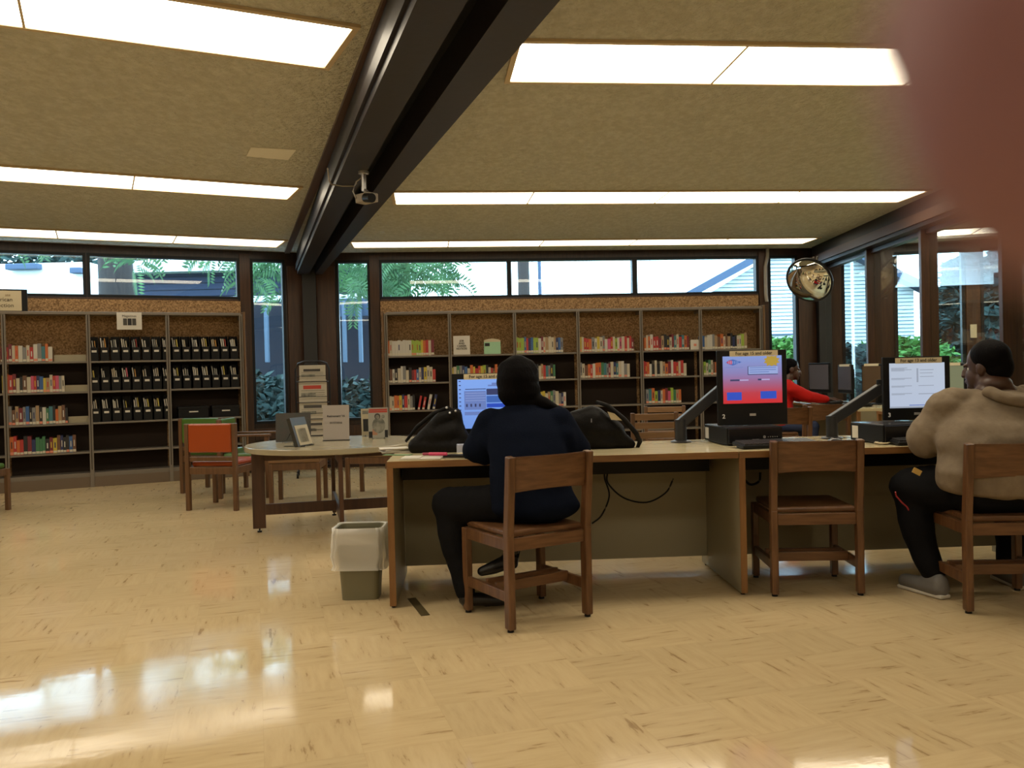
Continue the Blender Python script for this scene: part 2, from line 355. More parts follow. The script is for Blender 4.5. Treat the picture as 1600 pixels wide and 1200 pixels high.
# plain walls out of the photograph
def plain(name, a, b, inward):
    a = Vector((*a, 0)); b = Vector((*b, 0)); mb = MB(); mb.bar(a + Vector((0, 0, ZC / 2)) , b + Vector((0, 0, ZC / 2)), .14, ZC - .004); struct(mb.build(name, M['wall']))
plain('wall_side', (-9.08, K0[1] - .02), (-9.08, -4.5), 1); plain('wall_rear', (-9.0, -4.58), (11.2, -4.58), 1); plain('wall_east', (11.28, -4.5), (11.28, K3[1]), 1)
for nm, F, x0, x1 in (('baseboard_right', FR, .34, WL - .34), ('baseboard_back', FL, .3, WL - .3), ('baseboard_far', F3, .0, WL)):
    struct(MB().box(x0, x1, -.02, -.0005, 0, .1, .003).build(nm, M['darkwood'], None, F.o, F.rz))
M['columnpost'] = mat('grey_black_post', (.012, .012, .013), .5)
# corner columns: a dark recessed post between two redwood boards
for K, az in ((K1, AZL), (K2, AZR)):
    Fk = Frame(K, az + rad(10.05))
    struct(MB().box(-.085, .085, -.15, -.02, 0, ZC - .01, .004).build('corner_column', M['columnpost'], None, Fk.o, Fk.rz))
# the main roof beam: two timbers with a dark slot between them
B1 = Frame(K1, rad(162))
def slab(pts, z0, z1): return MB().prism([(a, -u) for a, u in pts], z0, z1)
bm1 = slab([(0.1, .15), (7, .29), (16, .42), (16, .20), (7, .12), (0.1, .0)], 2.55, ZC).build('ceiling_beam', M['beam'], None, B1.o, B1.rz)
struct(bm1)
slab([(0.1, -.08), (7, -.02), (16, .05), (16, -.19), (7, -.19), (0.1, -.17)], 2.55, ZC).build('timber', M['beam'], bm1)
slab([(0.1, .0), (7, .12), (16, .20), (16, .05), (7, -.02), (0.1, -.08)], 2.72, ZC).build('slot', M['black'], bm1)
slab([(0.1, .30), (16, .34), (16, .27), (0.1, .235)], 2.815, ZC).build('edge_trim', M['beamtrim'], bm1)
slab([(0.1, .17), (7, .31), (16, .44), (16, .42), (7, .29), (0.1, .15)], 2.60, 2.68).build('side_rib', M['conduit'] if 0 else M['beam'], bm1)
B2 = Frame((K2[0], K2[1]), rad(181.5))
bm2 = struct(MB().box(.1, 15.5, -.16, .16, 2.56, ZC).build('ceiling_beam', M['beam'], None, B2.o, B2.rz))
MB().box(.1, 15.5, -.185, -.16, 2.60, 2.70).build('edge_trim', M['beamtrim'], bm2)
# glazed partition under the second beam
P2 = Frame((K2[0] - .0, K2[1]), rad(181.5))
part = struct(MB().box(.16, 7.6, -.04, .04, 2.51, 2.56).box(.16, 7.6, -.04, .04, 0, .12).build('partition_frame', M['darkwood'], None, P2.o, P2.rz))
for a in (1.82, 3.25, 4.75, 6.2, 7.6):
    MB().box(a - .03, a + .03, -.085, .085, 0, 2.56, .004).build('post', M['redwood'], part)
for a, b in ((.16, 1.79), (1.85, 3.22), (3.28, 4.72), (4.78, 6.17), (6.23, 7.57)):
    MB().box(a, b, -.004, .004, .12, 2.51).build('pane', M['glass'], part)

# ------------------------------------------------------------------ lights
def strip(F, d, x0, x1, width, where, sign=-1):
    n = max(1, round((x1 - x0) / 1.22)); L = (x1 - x0) / n
    for i in range(n):
        a = x0 + i * L; b = a + L
        mb = MB(); h = width / 2
        holed(mb, a, b, ZC - .012, ZC - .0005, [], 0, 0) if 0 else None
        mb.box(a - (.03 if i == 0 else 0), b + (.03 if i == n - 1 else 0), sign * d - h - .03, sign * d - h, ZC - .016, ZC - .0005)
        mb.box(a - (.03 if i == 0 else 0), b + (.03 if i == n - 1 else 0), sign * d + h, sign * d + h + .03, ZC - .016, ZC - .0005)
        if i == 0: mb.box(a - .03, a, sign * d - h, sign * d + h, ZC - .016, ZC - .0005)
        mb.box(b - (.006 if i < n - 1 else 0), b + (.006 if i < n - 1 else .03), sign * d - h, sign * d + h, ZC - .014, ZC - .0005)
        o = mb.build('ceiling_light', M['lampframe'], None, F.o, F.rz)
        ords = ('first', 'second', 'third', 'fourth', 'fifth', 'sixth', 'seventh'); k_ = min(6, i if F is not FL else n - 1 - i)
        tag(o, ('fluorescent panel %s from the beam, %s' % (ords[k_], where)) if 'camera' not in where else 'fluorescent panel ' + where, 'ceiling light', 'fluorescent panels ' + where)
        MB().box(a + .003, b - .007, sign * d - h + .001, sign * d + h - .001, ZC - .010, ZC - .002).build('diffuser', M['lampdim'] if d < 1 and F in (FL, FR) else M['lamp'], o)
strip(FL, .75, .55, WL - .49, .54, 'in row over the magazine bookcase')
strip(FL, 3.68, .95, WL - .94, .50, 'in middle row, magazine side')
strip(FL, 7.13, 1.5, WL - 1.42, .55, 'in wide row over the open floor')
strip(FR, .75, .65, WL - .50, .46, 'in thin row by the clerestory')
strip(FR, 3.55, 1.27, WL - .76, .52, 'in middle row, computer side')
strip(FR, 7.02, 2.02, WL - 1.55, .56, 'in wide row, computer side')
strip(F3, .9, .55, WL - .5, .54, 'in row beyond the glass partition')
strip(F3, 3.6, 1.0, WL - .9, .54, 'in inner row beyond the partition')
FB = Frame((-6.5, 1.2), rad(90))
strip(FB, 0.0, 5.2, 8.9, .54, 'added out of view above the camera')  # unseen panels added to brighten the near floor
for dd, nm in ((3.4, 'added out of view behind the camera'),):
    strip(FB, dd, 0.3, 5.2, .54, nm + ' on the magazine side'); strip(FB, dd, 6.6, 15.1, .54, nm + ' on the computer side')  # unseen rows added as fill light from the rear

# ------------------------------------------------------------------ ceiling details
mb = MB(); pts = [at_z(a, b, ZC) for a, b in ((392, 229), (463, 233), (450, 249), (385, 243))]
mb.prism([(p.x, p.y) for p in pts], ZC - .006, ZC - .0005)
tag(mb.build('access_panel', M['patch']), 'smooth pale rectangular access panel in the rough ceiling beside the beam', 'panel')
# security camera under the beam with its cable
q = at_z(568, 268, 2.55); sc_o = empty('security_camera', 'small white security camera hanging from the dark roof beam', 'camera', (q.x, q.y, 2.55))
MB().cyl((0, 0, 0), (0, 0, -.015), .035).cyl((0, 0, -.01), (0.0, .0, -.13), .016).cyl((0, 0, -.12), (.03, -.02, -.15), .014).build('mount', M['silver'], sc_o)
MB().box(-.045, .045, -.09, .04, -.21, -.15, .008, Matrix.Rotation(rad(50), 4, 'Z')).build('housing', M['conduit'], sc_o)
MB().cyl((.02, -.06, -.185), (.07, -.12, -.20), .03).build('lens', M['black'], sc_o)
MB().tube([(0.0, 0, -.03), (-.05, -.01, -.07), (-.07, -.02, -.13), (-.05, -.02, -.18)], .005).build('lead', M['conduit'], sc_o)
pts = [at_z(a, b, 2.545) for a, b in ((512, 262), (514, 280), (517, 287), (535, 290), (553, 290), (557, 285))]
tag(MB().tube([(p.x, p.y, 2.542) for p in pts], .005).build('cable', M['conduit']), 'thin pale cable stapled across the underside of the beam', 'cable')
# conduit at the end of the clerestory
a = FR.px(1199, 390, -.05); b = FR.px(1196, 430, -.05); c = FR.px(1198, 476, -.05)
tag(MB().tube([(a[0], -.05, ZC - .002), (a[0], -.05, 2.74), (b[0], -.05, 2.58), (b[0], -.05, 2.2), (c[0], -.05, 2.10)], .024, 10).build('conduit_pipe', M['conduit'], None, FR.o, FR.rz), 'beige conduit pipe bent down beside the end of the clerestory window', 'pipe')

# convex safety mirror in the corner
mc = at_y(1264.5, 438, 11.0)
mo = empty('convex_mirror', 'round convex safety mirror hanging in the corner beside the narrow window', 'mirror', mc)
n_ = (Vector((-.63, -.66, -.50))).normalized(); qm = n_.to_track_quat('Z', 'Y')
mo.rotation_mode = 'QUATERNION'; mo.rotation_quaternion = qm
Rm = .295
prof = []
for i in range(13):
    t = i / 12; r = Rm * (1 - t); prof.append((max(r, 0.0001), .10 * (1 - (r / Rm) ** 2)))
mm_ = MB().lathe(prof, 48).build('mirror_dome', M['mirror'], mo, smooth=True)
MB().lathe([(Rm - .012, -.012), (Rm + .010, -.012), (Rm + .012, .0), (Rm + .006, .012), (Rm - .008, .010)], 48).build('rim', M['darkgrey'], mo, smooth=True)
MB().lathe([(.001, -.02), (Rm - .01, -.014), (Rm - .01, -.012)], 32).build('backing', M['black'], mo)
MB().cyl((0.0, .0, -.02), (0.0, .0, -.16), .015).tube([(0, 0, -.15), (.0, .12, -.20), (.02, .22, -.23)], .012).tube([(0, 0, -.15), (.04, .12, -.20), (.07, .22, -.23)], .012).tube([(-.01, 0, -.15), (.01, 0, -.15)], .014).build('bracket', M['conduit'], mo)

# ------------------------------------------------------------------ outdoors
struct(MB().box(-60, 60, 12.4, 90, -.5, -.15).box(12.5, 60, -20, 12.4, -.5, -.15).box(-60, -10.5, -20, 12.4, -.5, -.15).build('ground', M['grass']))
def leaf_blobs(name, blobs, n, size, material, parent=None, seed=1, flat=.5):
    r = random.Random(seed); bm = bmesh.new(); tot = sum(b[3] * b[4] * b[5] for b in blobs)
    for (cx, cy, cz, rx, ry, rz) in blobs:
        k = int(n * rx * ry * rz / tot)
        for _ in range(max(k, 12)):
            d = Vector((r.gauss(0, 1), r.gauss(0, 1), r.gauss(0, 1))).normalized() * (r.uniform(.45, 1.0) ** .5)
            p = Vector((cx + d.x * rx, cy + d.y * ry, cz + d.z * rz))
            a = Vector((r.uniform(-1, 1), r.uniform(-1, 1), r.uniform(-flat, flat))).normalized(); b = a.cross(Vector((r.uniform(-1, 1), r.uniform(-1, 1), r.uniform(-1, 1)))).normalized()
            s = size * r.uniform(.6, 1.3)
            bm.faces.new([bm.verts.new(v) for v in (p - a * s, p - b * s * .42, p + a * s, p + b * s * .42)])
    me = bpy.data.meshes.new(name); bm.to_mesh(me); bm.free()
    return link_mesh(name, me, material, parent)
def fronds(name, specs, material, parent=None, seed=3):
    r = random.Random(seed); bm = bmesh.new()
    for (p, d, L) in specs:
        p = Vector(p); d = Vector(d).normalized(); side = d.cross(Vector((r.uniform(-.4, .4), -1, r.uniform(-.2, .5)))).normalized(); nrm = side.cross(d)
        n = int(L / .05); drop = Vector((0, 0, -1))
        prev = p
        for i in range(n):
            t = (i + 1) / n; q = prev + (d * (1 - t * .5) + drop * t * .9).normalized() * (L / n)
            for sg in (-1, 1):
                l = .17 * (1 - .5 * abs(t - .4)); a = (side * sg * .85 + (q - prev).normalized() * .55 + drop * .25).normalized() * l; w = (q - prev).normalized() * .022
                bm.faces.new([bm.verts.new(v) for v in (q, q + a * .45 + w, q + a, q + a * .45 - w)])
            prev = q
    me = bpy.data.meshes.new(name); bm.to_mesh(me); bm.free()
    return link_mesh(name, me, material, parent)

# a tree close behind the left clerestory: trunk, crown and hanging compound leaves
def px_pts(seed, n, boxes, y0, y1):
    r = random.Random(seed); out = []
    for (xa, xb, ya, yb, k) in boxes:
        for _ in range(k):
            p = at_y(r.uniform(xa, xb), r.uniform(ya, yb), r.uniform(y0, y1)); out.append((p, (r.uniform(-1, 1), r.uniform(-.5, .1), r.uniform(-.3, .5)), r.uniform(.35, .65)))
    return out
tp = at_y(178, 430, 14.0)
tr1 = empty('broadleaf_tree', 'tree with a thick dark trunk seen through the clerestory over the magazine bookcase', 'tree', (0, 0, 0))
MB().cyl((tp.x + .1, tp.y, -.2), (tp.x, tp.y, 4.5), .33, .24, 14).build('trunk', M['bark'], tr1, smooth=True)
fronds('foliage', px_pts(5, 0, [(208, 226, 398, 418, 9), (235, 375, 372, 392, 26), (-60, 150, 365, 380, 20)], 12.6, 13.6), M['leaf'], tr1, 11)
tr2 = empty('ailanthus_tree', 'green tree with long compound leaves hanging behind the corner column windows', 'tree', (0, 0, 0))
tq = at_y(640, 430, 14.6)
MB().cyl((tq.x, tq.y, -.2), (tq.x - .1, tq.y, 4.6), .10, .06, 10).tube([(tq.x, tq.y, 2.6), (tq.x - 1.0, tq.y - .2, 3.4), (tq.x - 2.2, tq.y - .8, 3.9)], .04).build('trunk', M['bark'], tr2, smooth=True)
fronds('foliage', px_pts(8, 0, [(385, 450, 395, 440, 34), (425, 450, 440, 462, 6), (525, 580, 395, 452, 36), (545, 585, 450, 470, 9), (592, 650, 395, 450, 58), (650, 700, 398, 452, 30), (380, 700, 365, 390, 36)], 12.8, 14.8), M['leaf'], tr2, 12)

# blue neighbour with a porch
bh = empty('blue_house', 'dark blue sided building with pale fascia and porch posts, outside behind the corner column', 'building')
zf = lambda px, py, y: at_y(px, py, y).z
yb = 17.0
x0 = at_y(190, 430, yb).x; x1 = at_y(603, 430, yb).x
MB().box(x0, x1, yb, yb + 4, -.2, zf(300, 427, yb)).build('wall', M['bluewall'], bh)
mb = MB()
for i in range(26): mb.box(x0, x1, yb - .012, yb - .001, .0 + i * .13, .012 + i * .13)
mb.build('siding_groove', M['darkblue'], bh)
MB().box(x0 - .2, x1 + .1, yb - .35, yb + .2, zf(300, 427, yb), zf(300, 409, yb)).build('fascia', M['siding'], bh)
MB().box(x0 + 1.8, x1 + .0, yb - .9, yb - .80, zf(420, 471, yb - .9), zf(420, 462, yb - .9)).build('porch_gutter', M['siding'], bh)
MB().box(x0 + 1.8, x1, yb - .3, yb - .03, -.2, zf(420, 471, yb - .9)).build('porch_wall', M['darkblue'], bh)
MB().box(at_y(527, 450, yb - 1).x, x1, yb - 1.0, yb - .91, zf(550, 494, yb - 1), zf(550, 466, yb - 1)).build('porch_board', M['roofblue'], bh)
for px in (415, 537, 562):
    p = at_y(px, 500, yb - 1.1); MB().box(p.x - .032, p.x + .032, p.y, p.y + .1, zf(px, 566, yb - 1.1), zf(px, 470, yb - 1.1)).build('post', M['bluefascia'], bh)
# white flat-roofed building
wb = empty('white_building', 'bright white flat roofed building outside the first clerestory window', 'building')
y_ = 24.0; a = at_y(-260, 410, y_).x; b = at_y(137, 410, y_).x
MB().box(a, b, y_, y_ + 8, -.2, zf(60, 411, y_)).build('wall', M['whiteroof'], wb)
for px, w, py in ((30, 1.0, 415), (116, .35, 421)):
    p = at_y(px, py, y_ - .3); MB().box(p.x - w * .4, p.x + w * .5, p.y, p.y + .25, p.z - .10, p.z + .06, .02).build('roof_vent', M['roofblue'], wb)
leaf_blobs('x', [(at_y(px, 398, 30).x, 33, at_y(px, 398, 33).z - .2, 2.2, 1.2, .9) for px in range(-160, 160, 50)], 2600, .20, M['leafdark'], None, 4).name = 'treetops'
tag(bpy.data.objects['treetops'], 'line of grey green treetops above the white flat roof', 'trees', kind='stuff')
# utility poles
for px, w, y_, lab in ((818, .16, 22, 'thick weathered utility pole against the white sky outside the middle clerestory pane'), (843, .05, 23, 'thin blue-grey pole standing next to the thick utility pole')):
    p = at_y(px, 430, y_); tag(MB().cyl((p.x, p.y, -.2), (p.x, p.y, 9), w, w * .85, 12).build('utility_pole', M['pole'] if w > .1 else M['roofblue']), lab, 'pole')
# white gabled house
gh = empty('gabled_house', 'white clapboard house with a blue trimmed gable outside the end windows', 'house')
yg = 24.0
A = at_y(1085, 459, yg); Bp = at_y(1441, 457, yg); top = Vector(((A.x + Bp.x) / 2, yg, at_y(1262, 366, yg).z)); 
zl = at_y(1088, 459, yg).z; 
MB().prism([(A.x + .45, 0), (Bp.x - .1, 0), (Bp.x - .1, zl), (top.x, top.z), (A.x + .45, zl)], 0, 6, Matrix.Translation((0, yg + 6.3, 0)) @ Matrix.Rotation(rad(90), 4, 'X')).build('wall', M['siding'], gh)
mb = MB()
for i in range(46):
    z = .1 + i * .105
    if z > top.z - .3: break
    f = 1.0 if z < zl else (top.z - z) / (top.z - zl)
    mb.box(top.x + (A.x + .45 - top.x) * f, top.x + (Bp.x - .1 - top.x) * f, yg + .268, yg + .298, z, z + .012)
mb.build('siding_groove', M['bluefascia'], gh)
mb = MB()
mb.bar((A.x - .2, yg + .1, zl - .05), (top.x, yg + .1, top.z + .12), .5, .20); mb.bar((Bp.x + .2, yg + .1, zl - .05), (top.x, yg + .1, top.z + .12), .5, .20)
mb.build('gable_trim', M['roofblue'], gh)
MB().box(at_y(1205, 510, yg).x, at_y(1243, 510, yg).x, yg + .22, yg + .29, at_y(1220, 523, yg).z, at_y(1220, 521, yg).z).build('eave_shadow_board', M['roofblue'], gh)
# hedges
def hedge(lab, pxs, ytop, y_, m, n, seed, size=.10):
    bl = []
    for px in pxs:
        p = at_y(px, ytop, y_); bl.append((p.x, y_, (p.z - .2) / 2, .75, .6, (p.z + .2) / 2 + R.uniform(-.08, .08)))
    o = leaf_blobs('hedge', bl, n, size, m, None, seed); return tag(o, lab, 'hedge')
hedge('bright green hedge outside the narrow window behind computer two', (1195, 1225, 1255), 522, 17, M['hedge'], 5200, 21)
hedge('bright green hedge in front of the clapboard house, outside the far windows', (1370, 1400, 1430, 1450), 524, 17.5, M['hedge'], 7000, 22)
hedge('dark shrub outside the first window behind the partition', (1325, 1350), 535, 15.0, M['leafdark'], 3600, 23)
hedge('leafy shrub at the foot of the window near the magazine bookcase', (398, 425, 450), 578, 13.2, M['leafdark'], 2600, 24, .09)
hedge('spiky shrub at the foot of the window beside the newspaper rack', (525, 552, 580), 590, 13.6, M['leafdark'], 2600, 25, .09)
# conifers and bushes beyond the far windows
def conifer(lab, px, ytop, y_, rx, seed, m):
    p = at_y(px, ytop, y_); t = empty('conifer', lab, 'tree')
    MB().cyl((p.x, y_, -.2), (p.x, y_, p.z - .5), .3, .08, 10).build('trunk', M['bark'], t)
    bl = []; n = 9
    for i in range(n):
        f = i / (n - 1); z = p.z * (1 - f) + 1.0 * f
        bl += [(p.x + R.uniform(-.5, .5) * rx * f, y_ + R.uniform(-.5, .5), z, rx * (.25 + .75 * f), rx * .7, .34)]
    leaf_blobs('foliage', bl, 6500, .26, m, t, seed, .25)
conifer('dark conifer with layered branches outside the far windows beside the sky', 1500, 420, 27, 1.1, 31, M['leafdark'])
conifer('broad blue-green conifer filling the furthest window', 1572, 405, 25, 1.9, 32, M['leafdark'])
o = leaf_blobs('x', [(at_y(px, 540, 32).x, 32, 1.0, 2.0, 1.2, at_y(px, 519, 32).z - 1.0) for px in (1460, 1490, 1520, 1550, 1580, 1610)], 4200, .22, M['leafdark'], None, 41); o.name = 'bushes'
tag(o, 'bank of blue-green bushes low outside the far windows', 'bushes', kind='stuff')
# ------------------------------------------------------------------ bookcases
SHZ = (1.452, 1.105, .745, .412)                   # upper faces of the four adjustable shelves
M['basesteel'] = mat('brown_base_steel', (.125, .090, .060), .45)
def bookcase(F, edges, lab, first_cut=False):
    t = empty('bookcase', lab, 'bookcase', F.w(0, 0), F.rz)
    x0, x1 = edges[0], edges[-1]
    for i, x in enumerate(edges):                  # slotted steel uprights
        mb = MB(); mb.box(x - .022, x + .022, -.36, -.335, 0, 2.0, .003)
        up = mb.build('upright', M['steel'], t)
        MB().box(x - .004, x + .004, -.3615, -.3605, .2, 1.98).build('slot_row', M['deepbrown'], up)
        for zb in (.12, 1.94): MB().box(x - .010, x + .010, -.334, -.11, zb, zb + .04).build('bracket', M['steel'], up)
    MB().box(x0, x1, -.362, -.11, 1.985, 2.018, .003).build('canopy_top', M['steel'], t)
    for a, b in zip(edges, edges[1:]):
        MB().box(a + .003, b - .003, -.35, -.11, .0, .12, .003).build('base', M['basesteel'], t)
        MB().box(a + .006, b - .006, -.345, -.11, .12, .165, .002).build('bottom_shelf', M['steel'], t)
        for z in SHZ:
            MB().box(a + .012, b - .012, -.352, -.11, z - .022, z - .001, .002).build('shelf', M['steel'], t)
        MB().box(a + .02, b - .02, -.115, -.105, .16, SHZ[0] - .02).build('shade_panel', M['deepbrown'], t)  # dark sheet standing for the shade on the open cork backs
    for xs in (x0 - .052, x1 + .026):
        MB().box(xs, xs + .026, -.37, -.105, 0, 2.03, .003).build('end_panel', M['oakside'], t)
    return t
EL = [WL - 5.99 + .85 * 0, WL - 5.15, WL - 4.30, WL - 3.46, WL - 2.62, WL - 1.77, WL - .925]
ER = [1.01, 1.83, 2.68, 3.52, 4.37, 5.18, 6.02]
bookcase(FL, EL, 'long steel bookcase against the wall with black magazine files and many empty shelves')
bookcase(FR, ER, 'long steel bookcase against the cork wall behind the computer desks')

PAL = [('red', (.50, .035, .03)), ('orange', (.62, .15, .03)), ('yellow', (.62, .48, .05)), ('cream', (.60, .53, .40)), ('white', (.66, .63, .56)), ('blue', (.04, .13, .36)),
       ('navy', (.02, .03, .12)), ('green', (.05, .20, .09)), ('lime', (.35, .50, .06)), ('black', (.015, .015, .018)), ('brown', (.16, .07, .035)), ('grey', (.25, .25, .25)),
       ('teal', (.05, .20, .24)), ('maroon', (.20, .02, .03)), ('pink', (.62, .10, .20)), ('tan', (.42, .28, .15))]
BM = {n: mat('book_cover_' + n, tuple(v * .72 for v in c), .45) for n, c in PAL}
M['sticker'] = mat('call_number_sticker', (.52, .48, .38), .6)
M['stickerred'] = mat('red_banded_sticker', (.62, .22, .14), .6)
def unit_mesh(name, bev=.03):
    mb = MB(); mb.box(-.5, .5, 0, 1, 0, 1); me = bpy.data.meshes.new(name); mb.bm.to_mesh(me); mb.bm.free(); me.materials.append(M['white']); return me
UB = unit_mesh('book'); US = unit_mesh('spine_label'); UT = unit_mesh('spine_title'); UP_ = unit_mesh('page_block')
def solid(name, me, m, parent=None):
    o = bpy.data.objects.new(name, me); C.objects.link(o); o.material_slots[0].link = 'OBJECT'; o.material_slots[0].material = m
    if parent is not None: o.parent = parent
    return o
ORD = ('first', 'second', 'third', 'fourth', 'fifth', 'sixth', 'seventh', 'eighth', 'ninth', 'tenth', '11th', '12th', '13th', '14th', '15th', '16th', '17th', '18th', '19th', '20th', '21st', '22nd', '23rd', '24th', '25th', '26th', '27th', '28th', '29th', '30th')
SHN = ('top', 'second', 'third', 'fourth')
rb = random.Random(42)
def book(F, x, z, t, h, d, col, label, group, lean=0.0, yf=-.335, title=None):
    o = solid('book', UB, BM[col]); o.location = F.w(x, yf, z + .0005 + abs(math.sin(lean)) * t * .5); o.scale = (t, d, h)
    o.rotation_euler = (0, lean, F.rz); tag(o, label, 'book', group)
    s = solid('spine_label', US, M['stickerred'] if rb.random() < .18 else M['sticker'], o); s.scale = (.92, .004, .14); s.location = (0, -.0045, .035)
    if title:
        q = solid('spine_title', UT, BM[title], o); q.scale = (.32, .004, .36); q.location = (0, -.0045, .36)
    return o
def row(F, px0, px1, shelf, bay, where, cols, lean_at=(), hmin=.16, hmax=.215, tmin=.026, tmax=.042, py=None):
    z = SHZ[shelf]; x = F.px(px0, 600, -.335)[0]; xe = F.px(px1, 600, -.335)[0]; i = 0
    while x < xe - .012:
        t = rb.uniform(tmin, tmax); h = rb.uniform(hmin, hmax); col = cols[i] if (isinstance(cols, list) and i < len(cols)) else rb.choice([p[0] for p in PAL])
        if isinstance(cols, str): col = rb.choice(cols.split())
        ln = .0
        if i in lean_at: ln = .20; x += h * math.sin(ln) * .9
        dark = col in ('black', 'navy', 'brown', 'maroon', 'green', 'teal', 'blue', 'red')
        book(F, x + t / 2, z, t * .96, h, rb.uniform(.13, .17), col, '%s spined book, %s along %s shelf of %s' % (col, ORD[min(i, 29)], SHN[shelf], where), 'books on the %s shelf of %s' % (SHN[shelf], where), ln, title=(rb.choice(['cream', 'white', 'yellow']) if dark else rb.choice(['black', 'red', 'navy'])) if rb.random() < .45 else None)
        x += t; i += 1
    return x, i
mixw = 'cream white cream white red tan orange blue grey black yellow'
nA = 'the magazine bookcase'
wl = ' in the stack under the framed sign'
row(FL, 2, 84, 0, 0, nA, 'red white cream maroon grey tan teal pink red orange white')
row(FL, 3, 99, 1, 0, nA, ['yellow', 'orange', 'red', 'maroon', 'cream', 'black', 'brown', 'cream', 'pink', 'red', 'navy', 'blue', 'yellow', 'tan', 'cream', 'red', 'pink', 'grey', 'cream', 'navy'])
row(FL, 6, 103, 2, 0, nA, ['lime', 'grey', 'brown', 'tan', 'maroon', 'grey', 'blue', 'black', 'grey', 'tan', 'black', 'white', 'green', 'teal', 'black', 'orange', 'tan', 'brown', 'black'])
row(FL, 7, 116, 3, 0, nA, ['tan', 'orange', 'red', 'orange', 'red', 'black', 'maroon', 'navy', 'green', 'green', 'green', 'black', 'maroon', 'yellow', 'brown', 'navy', 'black', 'black', 'blue', 'brown', 'orange', 'black', 'tan'])
B_ = 'bay %s, cork wall bookcase'
W = lambda k: B_ % ('one', 'two', 'three', 'four', 'five', 'six')[k]
row(FR, 601, 678, 0, 0, W(0), ['red', 'orange', 'cream'] + ['white'] * 7 + ['lime'] * 4 + ['yellow', 'orange', 'red', 'cream', 'maroon'], hmin=.185, hmax=.205)
row(FR, 808, 881, 0, 2, W(2), ['lime', 'lime', 'lime', 'blue', 'red', 'navy', 'blue', 'lime', 'lime', 'white', 'maroon', 'cream', 'tan', 'cream', 'cream', 'tan', 'navy', 'blue', 'grey', 'blue'], hmin=.19, hmax=.215)
row(FR, 906, 993, 0, 3, W(3), ['yellow', 'cream', 'red', 'red', 'orange', 'grey', 'white', 'yellow', 'cream', 'grey', 'white', 'pink', 'red', 'cream', 'lime', 'white', 'pink', 'cream', 'red', 'cream', 'red', 'maroon'])
row(FR, 1008, 1077, 0, 4, W(4), ['orange', 'cream', 'orange', 'white', 'red', 'red', 'maroon', 'tan', 'black', 'black', 'cream', 'maroon', 'teal', 'cream', 'red', 'teal', 'orange'])
row(FR, 1098, 1168, 0, 5, W(5), ['blue', 'cream', 'white', 'white', 'grey', 'tan', 'brown', 'orange', 'cream', 'brown', 'tan', 'black', 'navy', 'black', 'cream', 'cream'])
row(FR, 601, 682, 1, 0, W(0), ['cream', 'black', 'brown', 'white', 'black', 'cream', 'white', 'grey', 'cream', 'black', 'maroon', 'red', 'blue', 'cream', 'navy', 'yellow', 'cream', 'cream', 'red', 'white', 'grey', 'orange', 'orange'])
row(FR, 706, 786, 1, 1, W(1), ['yellow', 'cream', 'green', 'grey', 'navy', 'blue', 'cream', 'orange', 'yellow', 'red', 'red', 'yellow', 'lime', 'black', 'cream', 'red'])
row(FR, 828, 869, 1, 2, W(2), ['blue', 'maroon', 'red', 'black', 'cream', 'tan', 'red', 'teal', 'grey'])
row(FR, 907, 982, 1, 3, W(3), ['grey', 'cream', 'brown', 'orange', 'red', 'white', 'orange', 'orange', 'green', 'teal', 'grey', 'maroon', 'cream', 'navy', 'teal', 'cream', 'white', 'grey', 'cream', 'tan'])
row(FR, 1005, 1074, 1, 4, W(4), ['red', 'red', 'orange', 'white', 'black', 'cream', 'black', 'cream', 'tan', 'orange', 'maroon', 'white', 'red', 'red', 'cream', 'red', 'cream', 'cream'])
row(FR, 1100, 1128, 1, 5, W(5), ['lime', 'cream', 'green', 'cream', 'brown', 'orange'])
row(FR, 602, 676, 2, 0, W(0), ['cream', 'cream', 'cream', 'orange', 'orange', 'yellow', 'navy', 'red', 'cream', 'grey', 'black', 'red', 'red', 'white', 'navy', 'red', 'grey', 'yellow'], lean_at=(11, 12, 13, 14))
row(FR, 836, 882, 2, 2, W(2), ['tan', 'brown', 'yellow', 'yellow', 'cream', 'tan', 'green', 'grey', 'cream', 'grey'])
row(FR, 1009, 1064, 2, 4, W(4), ['grey', 'teal', 'orange', 'lime', 'navy', 'cream', 'orange', 'maroon', 'pink', 'lime', 'green', 'tan', 'orange', 'red', 'orange', 'green'])
# the lone tall blue book and the face-out books
def facing(F, px0, px1, py0, z, y, m, label, parts=()):
    x0, z0 = F.px(px0, py0, y); x1, _ = F.px(px1, py0, y)
    o = MB().box(0, x1 - x0, 0, .012, 0, z0 - z, .002).build('book', m, None, F.w(x0, y, z), F.rz); tag(o, label, 'book')
    for (a, b, c, d, mm) in parts:
        MB().box(a * (x1 - x0), b * (x1 - x0), -.0025, -.0005, c * (z0 - z), d * (z0 - z)).build('cover_print', mm, o)
    return o
facing(FR, 1079, 1093, 531, SHZ[0], -.34, M['white'], 'small white book shown face out on the top shelf beside bay six', [(.35, .65, .35, .6, M['stickerred'])])
def sign(F, px0, px1, py0, z, y, m, label, lines, th=.006, name='shelf_sign', cat='sign', font=.022, cmat=None):
    x0, z0 = F.px(px0, py0, y); x1, _ = F.px(px1, py0, y); w = x1 - x0; h = z0 - z
    o = MB().box(0, w, 0, th, 0, h, .001).build(name, m, None, F.w(x0, y, z), F.rz); tag(o, label, cat)
    return o, w, h
TXT = {}
